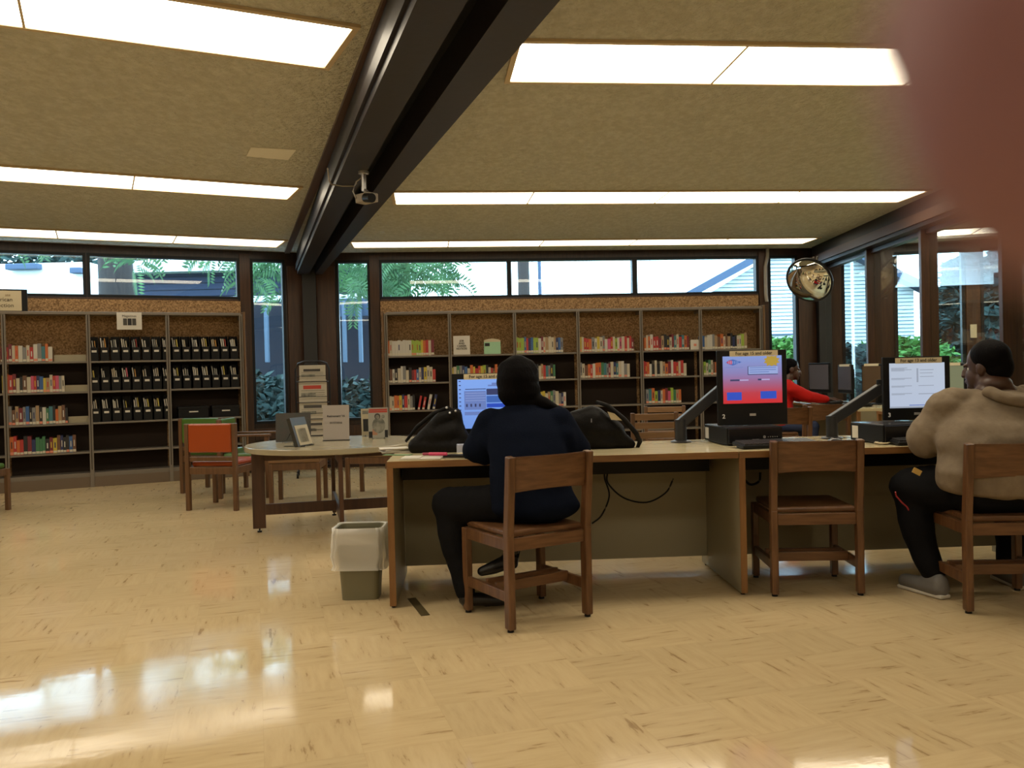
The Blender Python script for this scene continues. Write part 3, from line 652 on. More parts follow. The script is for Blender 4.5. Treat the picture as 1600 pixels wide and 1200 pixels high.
def text(s, size, m, parent, loc, rot=(rad(90), 0, 0), align='CENTER', name='lettering', bold=0.0):
    cu = bpy.data.curves.new('lettering', 'FONT'); cu.body = s; cu.size = size; cu.align_x = align; cu.align_y = 'CENTER'; cu.extrude = .0006; cu.offset = bold; cu.resolution_u = 3
    o = bpy.data.objects.new('tmp', cu); C.objects.link(o)
    me = bpy.data.meshes.new_from_object(o); bpy.data.objects.remove(o); me.materials.clear()
    q = link_mesh(name, me, m, parent); q.location = loc; q.rotation_euler = rot; return q
o, w, h = sign(FR, 708, 734, 525, SHZ[0], -.34, M['white'], 'white paper notice with four short lines, standing on the top shelf', [])
text('JOB\nAND\nCAREER\nNOTICES', .034, M['ink'], o, (w / 2, -.002, h * .52), bold=.0006)
o, w, h = sign(FR, 756, 782, 532, SHZ[0], -.34, mat('mint_green_paper', (.30, .52, .33), .6), 'mint green brochure in a holder on the top shelf of bay two', [], name='brochure_holder', cat='brochure')
MB().box(.012, .075, -.003, -.0005, h * .58, h * .80).build('print_block', M['ink'], o)
MB().prism([(0, h), (w * .25, h + .018), (w * .5, h + .024), (w * .75, h + .018), (w, h), (w, h - .02), (0, h - .02)], -.001, .008, Matrix(((1, 0, 0, 0), (0, 0, 1, 0), (0, 1, 0, 0), (0, 0, 0, 1)))).build('card_top', M['cream'], o)
# steel bookends on the empty shelf ends and pale shelf dividers
def divider(px0, px1, sh):
    a = FL.px(px0, 600, -.30)[0]; b = FL.px(px1, 600, -.30)[0]; z = SHZ[sh]
    o = MB().box(a, b, -.30, -.296, z, z + .075, .001).build('shelf_lip', M['laminate'], None, FL.o, FL.rz); tag(o, 'cream metal lip panel beside the books on the %s shelf of the magazine bookcase' % SHN[sh], 'shelf lip', 'cream lip panels')
for a_ in ((86, 136, 0), (101, 137, 1), (105, 138, 2)): divider(*a_)

# black magazine files, each with a label and thin magazines leaning in it
def file_box_mesh():
    w, d, hf, hb, t = .092, .205, .155, .285, .004
    mb = MB()
    mb.box(-w / 2, w / 2, 0, t, 0, hf); mb.box(-w / 2, w / 2, d - t, d, 0, hb); mb.box(-w / 2, w / 2, 0, d, 0, t)
    MX = Matrix(((0, 0, 1, 0), (1, 0, 0, 0), (0, 1, 0, 0), (0, 0, 0, 1)))
    for s in (-w / 2, w / 2 - t): mb.prism([(0, 0), (d, 0), (d, hb), (.10, hb), (0, hf)], s, s + t, MX)
    return mb
fb0 = file_box_mesh().build('magazine_file', M['black']); 
lb0 = MB().box(-.026, .026, -.0022, -.0004, .098, .122).build('file_label', M['white'], fb0)
mags = [('white', (.66, .63, .56)), ('cream', (.58, .50, .36)), ('pink', (.62, .12, .18)), ('grey', (.34, .34, .32)), ('red', (.5, .06, .04)), ('orange', (.62, .30, .06)), ('yellow', (.62, .50, .10))]
MGm = {n: mat('magazine_' + n, tuple(v * .75 for v in c), .5) for n, c in mags}
UM = unit_mesh('magazine')
used = False
def file_box(F, x, sh, k, rowname):
    global used
    z = SHZ[sh]
    if used:
        o = copy_tree(fb0)
    else: o = fb0; used = True
    o.location = F.w(x, -.325, z + .0008); o.rotation_euler = (0, 0, F.rz + rb.uniform(-.03, .03))
    tag(o, 'black magazine file with white label, %s along %s shelf of the magazine bookcase' % (ORD[k], rowname), 'magazine file', 'black magazine files on the %s shelf' % rowname)
    n = rb.choice([2, 3, 3, 3]); base = rb.choice(['white', 'white', 'cream', 'white', 'grey']); odd = rb.choice(['pink', 'red', 'orange', 'yellow', 'cream', 'white', 'grey', 'white', 'cream'])
    for i in range(n):
        cn = base if i < n - 1 else odd
        m = solid('magazine', UM, MGm[cn]); t = rb.uniform(.007, .013)
        m.scale = (t, .17, rb.uniform(.225, .262)); m.location = F.w(x - .030 + i * .024, -.31, z + .007); m.rotation_euler = (0, -.10 + rb.uniform(-.02, .01), F.rz)
        tag(m, '%s magazine, %s one in the %s file along the %s shelf' % (cn, ORD[i], ORD[k], rowname), 'magazine', 'magazines in the black files')
        m.location = F.w(x - .016 + i * .021, -.31, z + .006)
xa = FL.px(139, 560, -.33)[0]; xb = FL.px(374, 560, -.33)[0]; st = (xb - xa) / 15
for sh, cnt in ((0, 15), (1, 15), (2, 8)):
    for k in range(cnt): file_box(FL, xa + st * (k + .5), sh, k, SHN[sh])
for k, (pa, pb) in enumerate(((279, 326), (332, 374))):
    a = FL.px(pa, 645, -.33)[0]; b = FL.px(pb, 645, -.33)[0]
    o = MB().box(0, b - a, 0, .20, 0, .125, .004).build('storage_box', M['black'], None, FL.w(a, -.335, SHZ[2]), FL.rz)
    MB().box(-.005, b - a + .005, -.004, .204, .112, .14, .003).build('lid', M['black'], o); MB().box((b - a) * .35, (b - a) * .65, -.003, -.0005, .07, .085).build('label', M['white'], o)
    tag(o, ('black lidded storage box with white label, next to the magazine files', 'black lidded storage box with white label, next to the oak end panel')[k], 'box', 'black storage boxes')
# flyer hanging on the bookcase and the framed sign on top
x0, z0 = FL.px(182, 488, -.37); x1, z1 = FL.px(222, 515, -.37)
o = MB().box(0, x1 - x0, -.003, 0, z1, z0).build('flyer', M['white'], None, FL.w(x0, -.365, 0), FL.rz); tag(o, 'white paper flyer with small portrait photos taped over the magazine bookcase', 'flyer')
w = x1 - x0
for i in range(3): MB().box(w * (.25 + .18 * i), w * (.41 + .18 * i), -.0045, -.0032, z1 + .05, z1 + .13).build('portrait_photo', (M['newsdark'], M['darkgrey'], M['newsdark'])[i], o)
text('Magazines', .038, M['ink'], o, (w / 2, -.0035, z1 + .158))
x0, z0 = FL.px(33, 452, -.37); x1, _ = FL.px(42, 452, -.37)
o = MB().box(-.75, x1 - x0, .0, .05, 0, z0 - 2.0185, .002).build('framed_sign', M['black'], None, FL.w(x0, -.36, 2.0185), FL.rz); tag(o, 'cream sign in a black frame standing on top of the magazine bookcase', 'sign')
MB().box(-.74, 0, -.003, -.0004, .003, z0 - 2.035).build('sign_face', M['cream'], o)
for i, (s_, sz) in enumerate((('ate', .042), ('rican', .062), ('ection', .062))):
    text(s_, sz, (M['oakside'], M['deepbrown'], M['deepbrown'])[i], o, (-.085 + (-.02, 0, .01)[i], -.0035, (.165, .115, .05)[i] + .01), align='RIGHT')
# ------------------------------------------------------------------ oak library chairs
def oak_chair(label, cat='chair', group=None, loc=(0, 0, 0), rz=0):
    """local: +y is the way the sitter looks; origin on the floor under the seat centre"""
    t = empty('library_chair', label, cat, loc, rz, group); w, d = .220, .205
    mb = MB()
    mb.box(-.21, .21, -.195, .225, .432, .462, .010)
    seat = mb.build('seat', M['oakh'], t)
    for s in (-1, 1):
        x = s * w
        mb = MB()                                   # rear leg runs up into the back post, raked slightly
        mb.bar((x, -d, .012), (x, -d, .45), .036, .050, (0, 1, 0), .006); mb.bar((x, -d, .44), (x, -d - .035, .815), .036, .046, (0, 1, 0), .006)
        lg = mb.build('leg', M['oak'], t); MB().cyl((x, -d, 0), (x, -d, .014), .016, .014, 12).build('glide', M['black'], lg)
        lg = MB().bar((x, d, .012), (x, d, .43), .036, .046, (0, 1, 0), .006).build('leg', M['oak'], t); MB().cyl((x, d, 0), (x, d, .014), .016, .014, 12).build('glide', M['black'], lg)
        MB().box(x - .012, x + .012, -d + .024, d - .022, .375, .430, .003).build('side_rail', M['oak'], t)
        MB().box(x - .011, x + .011, -d + .024, d - .022, .135, .185, .003).build('side_stretcher', M['oak'], t)
    MB().box(-w + .018, w - .018, -d - .012, -d + .012, .372, .431, .003).build('rear_rail', M['oakh'], t)
    MB().box(-w + .018, w - .018, d - .012, d + .012, .372, .431, .003).build('front_rail', M['oakh'], t)
    for y in (-.055, .035): MB().box(-w + .012, w - .012, y - .010, y + .010, .150, .200, .003).build('cross_stretcher', M['oakh'], t)
    bm = bmesh.new(); rows_ = []; n = 14                                    # curved back board
    for i in range(n + 1):
        u = -1 + 2 * i / n; x = u * (w - .017); yb_ = -d - .018 - .030 * (1 - u * u)
        ring = []
        for (z, dy) in ((.645 + .012 * (1 - u * u), .0), (.812, -.014)):
            ring.append((x, yb_ + dy - .009, z)); ring.append((x, yb_ + dy + .009, z))
        rows_.append([bm.verts.new(p) for p in (ring[0], ring[1], ring[3], ring[2])])
    for A, B in zip(rows_, rows_[1:]):
        for k in range(4): bm.faces.new((A[k], A[(k + 1) % 4], B[(k + 1) % 4], B[k]))
    bm.faces.new(rows_[0]); bm.faces.new(rows_[-1][::-1]); bmesh.ops.recalc_face_normals(bm, faces=bm.faces)
    bv = bmesh.ops.bevel(bm, geom=[e for e in bm.edges if len(e.link_faces) == 2 and e.calc_face_angle(0) > .8], offset=.004, segments=2, affect='EDGES')
    me = bpy.data.meshes.new('backrest'); bm.to_mesh(me); bm.free()
    smooth_by_angle(link_mesh('backrest', me, M['oakh'], t))
    return t
def face_az(az): return -az                       # heading (from +Y towards +X) to a z rotation
ch1 = oak_chair('worn oak library chair under the person in the navy cardigan', loc=(.048, 4.245, 0), rz=rad(31.3))
def place(o, loc, rz, **kw):
    c = copy_tree(o, **kw); c.location = loc; c.rotation_euler = (0, 0, rz); return c
g_ = 'oak library chairs at the computer desks'; ch1['group'] = g_
ch2 = place(ch1, (1.577, 4.665, 0), rad(-2.5), label='empty worn oak library chair pushed in at computer two', group=g_)
ch3 = place(ch1, (2.385, 4.275, 0), rad(-3), label='oak library chair under the person in the taupe hoodie', group=g_)

# ------------------------------------------------------------------ the computer desks
DF = Frame((-.655, 4.405), rad(87.2)); DZ = .76
def desk(F, x0, x1, label, ends, depth=.80, tray=True, group='computer desks in the near row'):
    t = empty('computer_desk', label, 'desk', F.o, F.rz, group)
    MB().box(x0 + .002, x1 - .002, .0, depth, DZ - .012, DZ, .001).build('desk_top', M['desktop'], t)
    MB().box(x0 + .002, x1 - .002, .004, depth - .004, DZ - .034, DZ - .0125).build('core_board', M['deskpanel'], t)
    MB().box(x0 + .002, x1 - .002, -.004, .0, DZ - .036, DZ - .002, .001).build('edge_band', M['deskedge'], t)
    for x in ends:
        p = MB().box(x, x + .032, .004, depth - .03, .012, DZ - .036).build('end_panel', M['deskpanel'], t)
        MB().box(x - .001, x + .033, -.004, .004, .012, DZ - .036, .001).build('edge_strip', M['deskedgev'], p)
        MB().cyl((x + .016, .03, 0), (x + .016, .03, .014), .012, n=10).cyl((x + .016, depth - .08, 0), (x + .016, depth - .08, .014), .012, n=10).build('levelling_foot', M['black'], p)
    MB().box(x0 + .034, x1 - .002, depth - .16, depth - .14, .075, DZ - .036).build('modesty_panel', M['deskpanel'], t)
    if tray:
        MB().box(x0 + .04, x1 - .03, depth - .34, depth - .165, DZ - .155, DZ - .14).box(x0 + .04, x1 - .03, depth - .345, depth - .335, DZ - .155, DZ - .04).build('cable_tray', M['black'], t)
        for k in range(3): MB().tube([(x0 + .1, depth - .26 + .03 * k, DZ - .12), ((x0 + x1) / 2, depth - .27 + .03 * k, DZ - .125 - .004 * k), (x1 - .1, depth - .25 + .02 * k, DZ - .12)], .008).build('cable', M['black'], t)
    return t
DL = 1.838
desk(DF, 0, DL, 'near computer desk with the black bags and papers on it', (0,))
desk(DF, DL, 2 * DL, 'near computer desk holding computers two and three', (DL,))
desk(DF, 2 * DL, 2 * DL + .95, 'near computer desk past the person in the taupe hoodie', (2 * DL, 2 * DL + .916))
def curve(P_, n=6):                                # Catmull-Rom through the points
    P_ = [Vector(p) for p in P_]; Q = [P_[0] * 2 - P_[1]] + P_ + [P_[-1] * 2 - P_[-2]]; out = []
    for i in range(1, len(Q) - 2):
        a, b, c, d = Q[i - 1:i + 3]
        for k in range(n):
            t = k / n; out.append(.5 * ((2 * b) + (c - a) * t + (2 * a - 5 * b + 4 * c - d) * t * t + (3 * b - a - 3 * c + d) * t ** 3))
    return out + [P_[-1]]
# loops of cable hanging under the desks
for pts, lab in ((((906, 745), (912, 758), (920, 763)), 'short black cable end hanging under the desk beside the oak chair back'),
                 (((945, 748), (952, 775), (940, 805), (925, 818)), 'black cable hanging in a curve below the near desk'),
                 (((950, 755), (975, 778), (1010, 785), (1040, 770), (1052, 748)), 'black cable looping along the modesty panel below the near desk')):
    P_ = [at_y(a, b, 5.00) for a, b in pts]; top_ = P_[0].copy(); top_.z = .615
    tag(MB().tube(curve([top_] + P_), .005).build('power_cable', M['black']), lab, 'cable', 'power cables under the near desk')
P_ = [at_y(a, b, 5.0) for a, b in ((1160, 745), (1172, 757), (1186, 752), (1188, 738))]
tag(MB().tube(curve(P_), .007).build('power_cable', M['black']), 'black cable loop under computer two behind the empty oak chair', 'cable', 'power cables under the near desk')

# ------------------------------------------------------------------ computers
def screen_mat(name, kind):
    m = bpy.data.materials.new(name); m.use_nodes = True; nt = m.node_tree; b = nt.nodes['Principled BSDF']; L = nt.links
    b.inputs['Base Color'].default_value = (.01, .01, .01, 1); b.inputs['Roughness'].default_value = .3
    tc = nt.nodes.new('ShaderNodeTexCoord'); sx = nt.nodes.new('ShaderNodeSeparateXYZ'); L.new(tc.outputs['Generated'], sx.inputs[0])
    cr = nt.nodes.new('ShaderNodeValToRGB'); e = cr.color_ramp.elements
    if kind == 'red':
        e[0].position = 0; e[0].color = (.62, .022, .03, 1); e[1].position = 1; e[1].color = (.23, .33, .68, 1)
        for p, c in ((.22, (.52, .045, .07)), (.42, (.36, .12, .24)), (.65, (.25, .22, .48))): q = e.new(p); q.color = (*c, 1)
    elif kind == 'blue':
        e[0].color = (.17, .32, .78, 1); e[1].color = (.22, .40, .88, 1)
    else:
        e[0].color = (.48, .55, .70, 1); e[1].color = (.50, .57, .68, 1)
    L.new(sx.outputs[2], cr.inputs[0]); L.new(cr.outputs[0], b.inputs['Emission Color']); b.inputs['Emission Strength'].default_value = .95
    return m
def emi(name, c, s=1.0): return mat(name, (.01, .01, .01), .4, emit=c, estr=s)
E_ = {'btn': emi('screen_blue', (.02, .07, .48)), 'gold': emi('screen_gold', (.42, .28, .04)), 'pale': emi('screen_pale', (.30, .38, .68)), 'dk': emi('screen_dark', (.03, .04, .12)), 'redl': emi('screen_red', (.55, .06, .10)),
      'band': emi('screen_band', (.04, .12, .42)), 'white': emi('screen_white', (.6, .66, .85)), 'greyb': emi('screen_grey', (.30, .34, .42)), 'mid': emi('screen_mid', (.13, .20, .48)), 'lilac': emi('screen_lilac', (.42, .36, .62))}
def monitor(label, number, pxs, y, kind, tilt=0, yaw=0, lab=True, brand=True, arm=None):
    """pxs = frame left, right, top, bottom, then screen left, right, top, bottom in photo pixels on the plane y"""
    x0, x1 = at_y(pxs[0], 610, y).x, at_y(pxs[1], 610, y).x; cx = (pxs[0] + pxs[1]) / 2
    z1, z0 = at_y(cx, pxs[2], y).z, at_y(cx, pxs[3], y).z
    w, h = x1 - x0, z1 - z0
    t = empty('computer_monitor', label, 'monitor', ((x0 + x1) / 2, y, z0), yaw, 'computer monitors at the near desks')
    MB().box(-w / 2, w / 2, 0, .022, 0, h, .004).box(-w / 2 + .03, w / 2 - .03, .02, .05, .04, h - .04, .008).build('casing', M['black'], t)
    f = lambda px: (px - pxs[0]) / (pxs[1] - pxs[0]) * w - w / 2
    g = lambda py: (pxs[3] - py) / (pxs[3] - pxs[2]) * h
    a, b, c, d = f(pxs[4]), f(pxs[5]), g(pxs[7]), g(pxs[6])
    s = MB().box(a, b, -.003, .0, c, d).build('screen', screen_mat('screen_' + kind, kind), t); SW, SH = b - a, d - c
    def el(x0_, x1_, y0_, y1_, m, dep=.0042, nm='screen_element'):    # fractions of the screen, y from the top
        MB().box(a + x0_ * SW, a + x1_ * SW, -dep, -.0031, d - y1_ * SH, d - y0_ * SH).build(nm, E_[m], s)
    if kind == 'red':
        el(.06, .31, .76, .93, 'btn', nm='button'); el(.63, .90, .75, .91, 'btn', nm='button'); el(.42, .93, .22, .40, 'dk'); el(.432, .93, .225, .385, 'pale', .0048)
        for k in range(3): el(.45, .90 - .12 * (k == 2), .245 + .045 * k, .262 + .045 * k, 'mid', .0054, 'text_line')
        el(.12, .28, .49, .525, 'dk', nm='text_line'); el(.28, .43, .495, .522, 'lilac', nm='input_field'); el(.59, .65, .485, .52, 'dk', nm='text_line'); el(.65, .79, .49, .518, 'lilac', nm='input_field')
        MX = Matrix(((1, 0, 0, a), (0, 0, 1, 0), (0, 1, 0, 0), (0, 0, 0, 1)))
        pts = []
        for i in range(20):
            an = i * 2 * math.pi / 20; r = (.115 if i % 2 else .082) * SW; pts.append((.83 * SW + r * 1.25 * math.cos(an), d - .11 * SH + min(r * .95 * math.sin(an), .10 * SH)))
        MB().prism(pts, -.0042, -.0031, MX).build('starburst', E_['gold'], s)
        pts = [(.05 * SW, d - .13 * SH), (.10 * SW, d - .085 * SH), (.17 * SW, d - .065 * SH), (.32 * SW, d - .125 * SH), (.17 * SW, d - .195 * SH), (.10 * SW, d - .17 * SH)]
        lg = MB().prism(pts, -.0042, -.0031, MX).build('emblem', E_['band'], s)
        MB().prism([(.06 * SW, d - .13 * SH), (.105 * SW, d - .09 * SH), (.155 * SW, d - .09 * SH), (.155 * SW, d - .17 * SH), (.105 * SW, d - .165 * SH)], -.0049, -.0043, MX).build('emblem_red', E_['redl'], s)
        for k in range(6): MB().box(a + (.10 + .03 * k) * SW, a + (.108 + .03 * k) * SW, -.0056, -.0050, d - .16 * SH, d - .10 * SH).build('emblem_stripe', E_['pale'], s)
        el(.04, .34, .232, .240, 'mid', nm='text_line')
    elif kind == 'blue':
        for k in range(11): el(.025, .06, .03 + .083 * k, .05 + .083 * k, 'dk', nm='desktop_icon')
        el(.14, .52, .195, .21, 'dk', nm='text_line'); el(.12, .52, .24, .62, 'mid'); el(.12, .52, .66, .73, 'mid')
        for k in range(4): el(.15 + .08 * k, .18 + .08 * k, .50, .56, 'dk', .005)
        for k in range(4): el(.14, .51, .28 + .05 * k, .288 + .05 * k, 'pale', .005, 'text_line')
        el(.53, .98, .20, .325, 'dk'); el(.53, .98, .345, .48, 'band'); el(.53, .98, .50, .58, 'btn'); el(.56, .92, .12, .15, 'mid'); el(.63, .85, .08, .12, 'mid')
    else:
        for k, yy in enumerate((.10, .14, .33, .50, .67)): el(.03, .40 if k else .32, yy, yy + .016, 'greyb', nm='text_line'); el(.03, .27, yy + .024, yy + .038, 'greyb', nm='text_line')
        el(.49, .52, .12, .43, 'greyb'); el(.49, .78, .13, .42, 'pale', .0038) if 0 else None
        el(.55, .80, .15, .165, 'greyb', nm='text_line'); el(.55, .78, .22, .235, 'greyb', nm='text_line'); el(.55, .80, .30, .315, 'greyb', nm='text_line'); el(.35, .68, .93, .95, 'mid', nm='text_line')
        el(.52, .80, .50, .515, 'greyb', nm='text_line'); el(.52, .80, .68, .70, 'greyb', nm='text_line'); el(0, 1, .965, 1.0, 'greyb')
    # the age notice taped over the top bezel and the station number
    ax, bx = f(pxs[0] + (pxs[1] - pxs[0]) * .18), f(pxs[0] + (pxs[1] - pxs[0]) * .87); zt = h + .001
    nt_ = MB().box(ax, bx, -.0075, -.0055, d - .002, d + .030).build('age_notice', M['notice'], t)
    text('For age 13 and older' if number == '3' else 'For age 15 and older', .0250, M['ink'], nt_, ((ax + bx) / 2, -.008, d + .0145), bold=.0003)
    text(number, .034, M['whiteink'], t, (f(pxs[0] + 9), -.0045 + .0035, c * .38 + .004), bold=.0008).location.y = -.002
    MB().box(-.018, .018, -.002, -.0004, c * .42, c * .42 + .014, .001).build('maker_badge', M['silver'], t)
    if arm:
        bx_, by_ = arm; o = t.location; L_ = lambda p: Matrix.Rotation(-yaw, 4, 'Z') @ (Vector(p) - o)
        ar = empty('monitor_arm', 'dark grey jointed monitor arm bolted to the desk beside computer ' + ('two' if number == '2' else 'three' if number == '3' else 'one behind the bag'), 'monitor arm', (bx_, by_, DZ + .0008), 0, 'dark grey monitor arms')
        MB().lathe([(.062, 0), (.062, .006), (.05, .011), (.034, .012)], 32).build('base_plate', M['darkgrey'], ar)
        MB().cyl((0, 0, .01), (0, 0, .135), .034, n=24).build('post', M['darkgrey'], ar)
        tip = Vector((o.x - bx_ - .12, .02, o.z + h * .5 - DZ))
        MB().bar((-.01, 0, .105), (tip.x, tip.y, tip.z), .055, .06, (0, 0, 1), .006).build('link', M['darkgrey'], ar)
        MB().cyl((tip.x, tip.y, tip.z - .04), (tip.x, tip.y, tip.z + .05), .026, n=20).build('joint', M['black'], ar)
        MB().bar((tip.x, tip.y, tip.z), (o.x - bx_, o.y - by_ + .052, o.z + h * .5 - DZ), .04, .04, (0, 0, 1), .004).build('head', M['black'], ar)
    return t
m1 = monitor('black monitor with a pale blue web page, mostly behind the dark haired person', '1', (706, 812, 583, 690, 715, 800, 592, 669), 4.98, 'blue', arm=(-.30, 5.10))
m2 = monitor('black monitor numbered 2 with a red and blue log in screen', '2', (1121, 1230, 547, 664, 1130, 1222, 556, 630), 4.95, 'red', arm=(1.004, 5.13))
m3 = monitor('black monitor numbered 3 with a white text page', '3', (1380, 1485, 557, 656, 1390, 1476, 567, 637), 4.95, 'white', arm=(1.909, 5.13))
def pc(label, fl, fr, bl, h, stick=None):
    a = at_z(*fl, DZ); b = at_z(*fr, DZ); c = at_z(*bl, DZ); w = (b - a).length; az = math.atan2(b.y - a.y, b.x - a.x); d = (c - a).length
    t = empty('desktop_computer', label, 'computer', (a.x, a.y, DZ + .0008), az, 'black desktop computers under the monitors')
    MB().box(0, w, 0, d, .006, h, .004).build('case', M['black'], t)
    MB().box(0.004, w - .004, .004, d - .004, h, h + .003, .001).build('top_cover', M['pctop'], t)
    MB().box(w * .02, w * .98, -.010, 0, .010, h - .004, .003).build('front_bezel', M['blackgloss'], t)
    MB().box(w * .44, w * .56, -.0125, -.0105, h * .14, h * .34).build('maker_badge', M['silver'], t)
    MB().cyl((w * .66, -.0105, h * .45), (w * .66, -.013, h * .45), .008, n=14).build('power_button', M['silver'], t)
    for k in range(5): MB().box(w * (.72 + .04 * k), w * (.735 + .04 * k), -.0122, -.0105, h * .42, h * .47).build('port', M['silver'], t)
    for xx in (.03, w - .03):
        MB().box(xx - .012, xx + .012, .02, d - .02, 0, .006).build('foot', M['black'], t)
    if stick: MB().box(-.0022, -.0004, d - .075, d - .02, .02, h - .015).build('bar_code_sticker', M['white'], t)
    return t
pc('black desktop computer lying flat under monitor 2', (1136, 697), (1223, 694), (1102, 689), .100, True)
pc('black desktop computer lying flat under monitor 3 behind the hoodie sleeve', (1380, 695), (1467, 691), (1358, 688), .105, True)
pc('black desktop computer under the blue screened monitor, beside the black bag', (716, 706), (800, 703), (707, 702), .095)
M['keycap'] = mat('dark_keycaps', (.035, .035, .038), .35)
def keyboard(label, cx, cy, rz, key=True):
    t = empty('keyboard', label, 'keyboard', (cx, cy, DZ + .0008), rz, 'black keyboards')
    MB().box(-.225, .225, -.075, .075, .0, .020, .006).build('case', M['black'], t)
    mb = MB()
    for r_ in range(6):
        for k in range(19): mb.box(-.212 + k * .0222, -.194 + k * .0222, -.064 + r_ * .0215, -.046 + r_ * .0215, .0205, .028)
    mb.build('keys', M['keycap'], t)
    for o_ in t.children: o_.rotation_euler = (rad(5), 0, 0); o_.location = (0, 0, .0068)
    MB().box(-.20, .20, .05, .07, 0, .014, .001).build('rear_foot', M['black'], t)
    return t
keyboard('black keyboard on the desk in front of computer two', 1.435, 4.675, rad(9))
keyboard('black keyboard half hidden at the hoodie sleeve in front of computer three', 2.27, 4.655, rad(4))
ms = empty('computer_mouse', 'black computer mouse with a cord on the desk between computers two and three', 'mouse', (1.775, 4.72, DZ + .0008), rad(20))
MB().ball((0, 0, .016), 1, 20, (.032, .055, .020)).build('body', M['blackgloss'], ms, smooth=True)
MB().tube([(0, .05, .012), (-.02, .12, .006), (-.10, .18, .006), (-.17, .24, .012), (-.18, .30, .03)], .0025).build('cord', M['black'], ms)
MB().box(-.004, .004, .02, .035, .033, .038, .001).build('scroll_wheel', M['silver'], ms)
# things on the near desk
gl = empty('eyeglasses', 'cream framed eyeglasses folded on the desk beside computer three', 'glasses', (2.04, 4.655, DZ + .001), rad(10))
for s in (-1, 1): MB().tube([(s * .036 + .028 * math.cos(k * math.pi / 8), .02 * math.sin(k * math.pi / 8), .010) for k in range(16)], .0035, closed=True).build('rim', M['cream'], gl)
for s in (-1, 1): MB().tube([(s * .066, 0, .011), (s * .05, .05, .012), (-s * .05, .06, .006)], .0035).build('temple', M['cream'], gl)
MB().tube([(-.008, 0, .011), (.008, 0, .011)], .003).build('bridge', M['cream'], gl)
p = at_z(1425, 694, DZ)
tag(MB().box(0, .10, 0, .07, 0, .004).box(.04, .11, .03, .08, .004, .008).build('paper_slip', M['white'], None, (p.x - .04, p.y + .02, DZ + .0008), .3), 'small white paper slips by the hoodie sleeve on the desk', 'paper')

def paper_stack(label, px, py, w, d, n, rz, m, th=.004, name='papers', cat='papers'):
    p = at_z(px, py, DZ); mb = MB(); r = random.Random(int(px))
    for i in range(n):
        mb.box(-w / 2, w / 2, -d / 2, d / 2, i * th, (i + 1) * th - .0006, 0, Matrix.Translation((r.uniform(-.012, .012), r.uniform(-.008, .008), 0)) @ Matrix.Rotation(r.uniform(-.2, .2), 4, 'Z'))
    return tag(mb.build(name, m, None, (p.x, p.y, DZ + .0008), rz), label, cat)
paper_stack('loose pile of papers and leaflets at the desk corner beside the black bag', 617, 707, .16, .12, 7, .3, M['white'], .004)
paper_stack('green leaflet under the papers near the desk corner', 624, 711, .16, .05, 1, -.1, mat('green_leaflet', (.10, .20, .08), .6), .003, 'leaflet', 'leaflet')
nb = empty('notebook', 'open white notebook lying at the front edge of the desk before the bag', 'notebook', (-.515 + .03, 4.50, DZ + .0008), rad(-4))
MB().box(-.10, .0, -.07, .07, 0, .010, .002).build('page_block', M['white'], nb); MB().box(.002, .11, -.07, .07, 0, .007, .002).build('page_block', M['white'], nb)
o = MB().cyl((-.05, 0, .009), (.05, .0, .009), .009, n=12).build('highlighter_pen', M['pink'], None, (-.40, 4.53, DZ + .011), rad(-14)); tag(o, 'pink highlighter pen lying on the open notebook', 'pen')
MB().cyl((-.085, .0, .009), (-.05, 0, .009), .007, n=12).build('cap', mat('dark_pink_cap', (.25, .01, .05), .4), o)
o = MB().box(-.07, .07, -.035, .035, 0, .012, .004).build('mobile_phone', M['blackgloss'], None, (-.30, 4.54, DZ + .0008), rad(-8)); tag(o, 'black mobile phone beside the pink pen', 'phone'); MB().box(-.064, .064, -.029, .029, .012, .0126).build('phone_screen', M['darkgrey'], o)
o = MB().box(-.04, .04, -.03, .03, 0, .05, .004).build('tissue_packet', mat('pale_blue_plastic', (.42, .45, .58), .4), None, (-.275, 4.76, DZ + .0008), .1); tag(o, 'small pale blue packet standing between the bag and the computer', 'packet')
paper_stack('yellowish note pad beside the elbow of the dark haired person', 727, 711, .09, .07, 3, .1, M['cream'], .004, 'note_pad', 'note pad')

# ------------------------------------------------------------------ blobs: soft shapes grown from tapered capsules, one continuous surface
def capsules(segs, extra=(), voxel=.012, smooth=2):
    bm = bmesh.new()
    for (a, ra, b, rb_) in segs:
        a = Vector(a); b = Vector(b); L_ = (b - a).length; n = max(2, int(L_ / (min(ra, rb_) * .5)) + 1)
        for i in range(n + 1):
            t = i / n; r = ra + (rb_ - ra) * t
            bmesh.ops.create_icosphere(bm, subdivisions=2, radius=r, matrix=Matrix.Translation(a.lerp(b, t)))
    for e in extra:                                # ellipsoids: centre, radii, optional euler
        c, rr = e[0], e[1]; q = Matrix.Identity(4)
        if len(e) > 2:
            from mathutils import Euler
            q = Euler(e[2]).to_matrix().to_4x4()
        bmesh.ops.create_icosphere(bm, subdivisions=3, radius=1, matrix=Matrix.Translation(c) @ q @ Matrix.Diagonal((*rr, 1)))
    me = bpy.data.meshes.new('tmp'); bm.to_mesh(me); bm.free()
    o = bpy.data.objects.new('tmp', me); C.objects.link(o)
    m = o.modifiers.new('r', 'REMESH'); m.mode = 'VOXEL'; m.voxel_size = voxel
    if smooth:
        s = o.modifiers.new('s', 'SMOOTH'); s.factor = .5; s.iterations = smooth * 3
    dg = bpy.context.evaluated_depsgraph_get(); dg.update()
    out = bpy.data.meshes.new_from_object(o.evaluated_get(dg)); bpy.data.objects.remove(o); bpy.data.meshes.remove(me)
    for p_ in out.polygons: p_.use_smooth = True
    return out
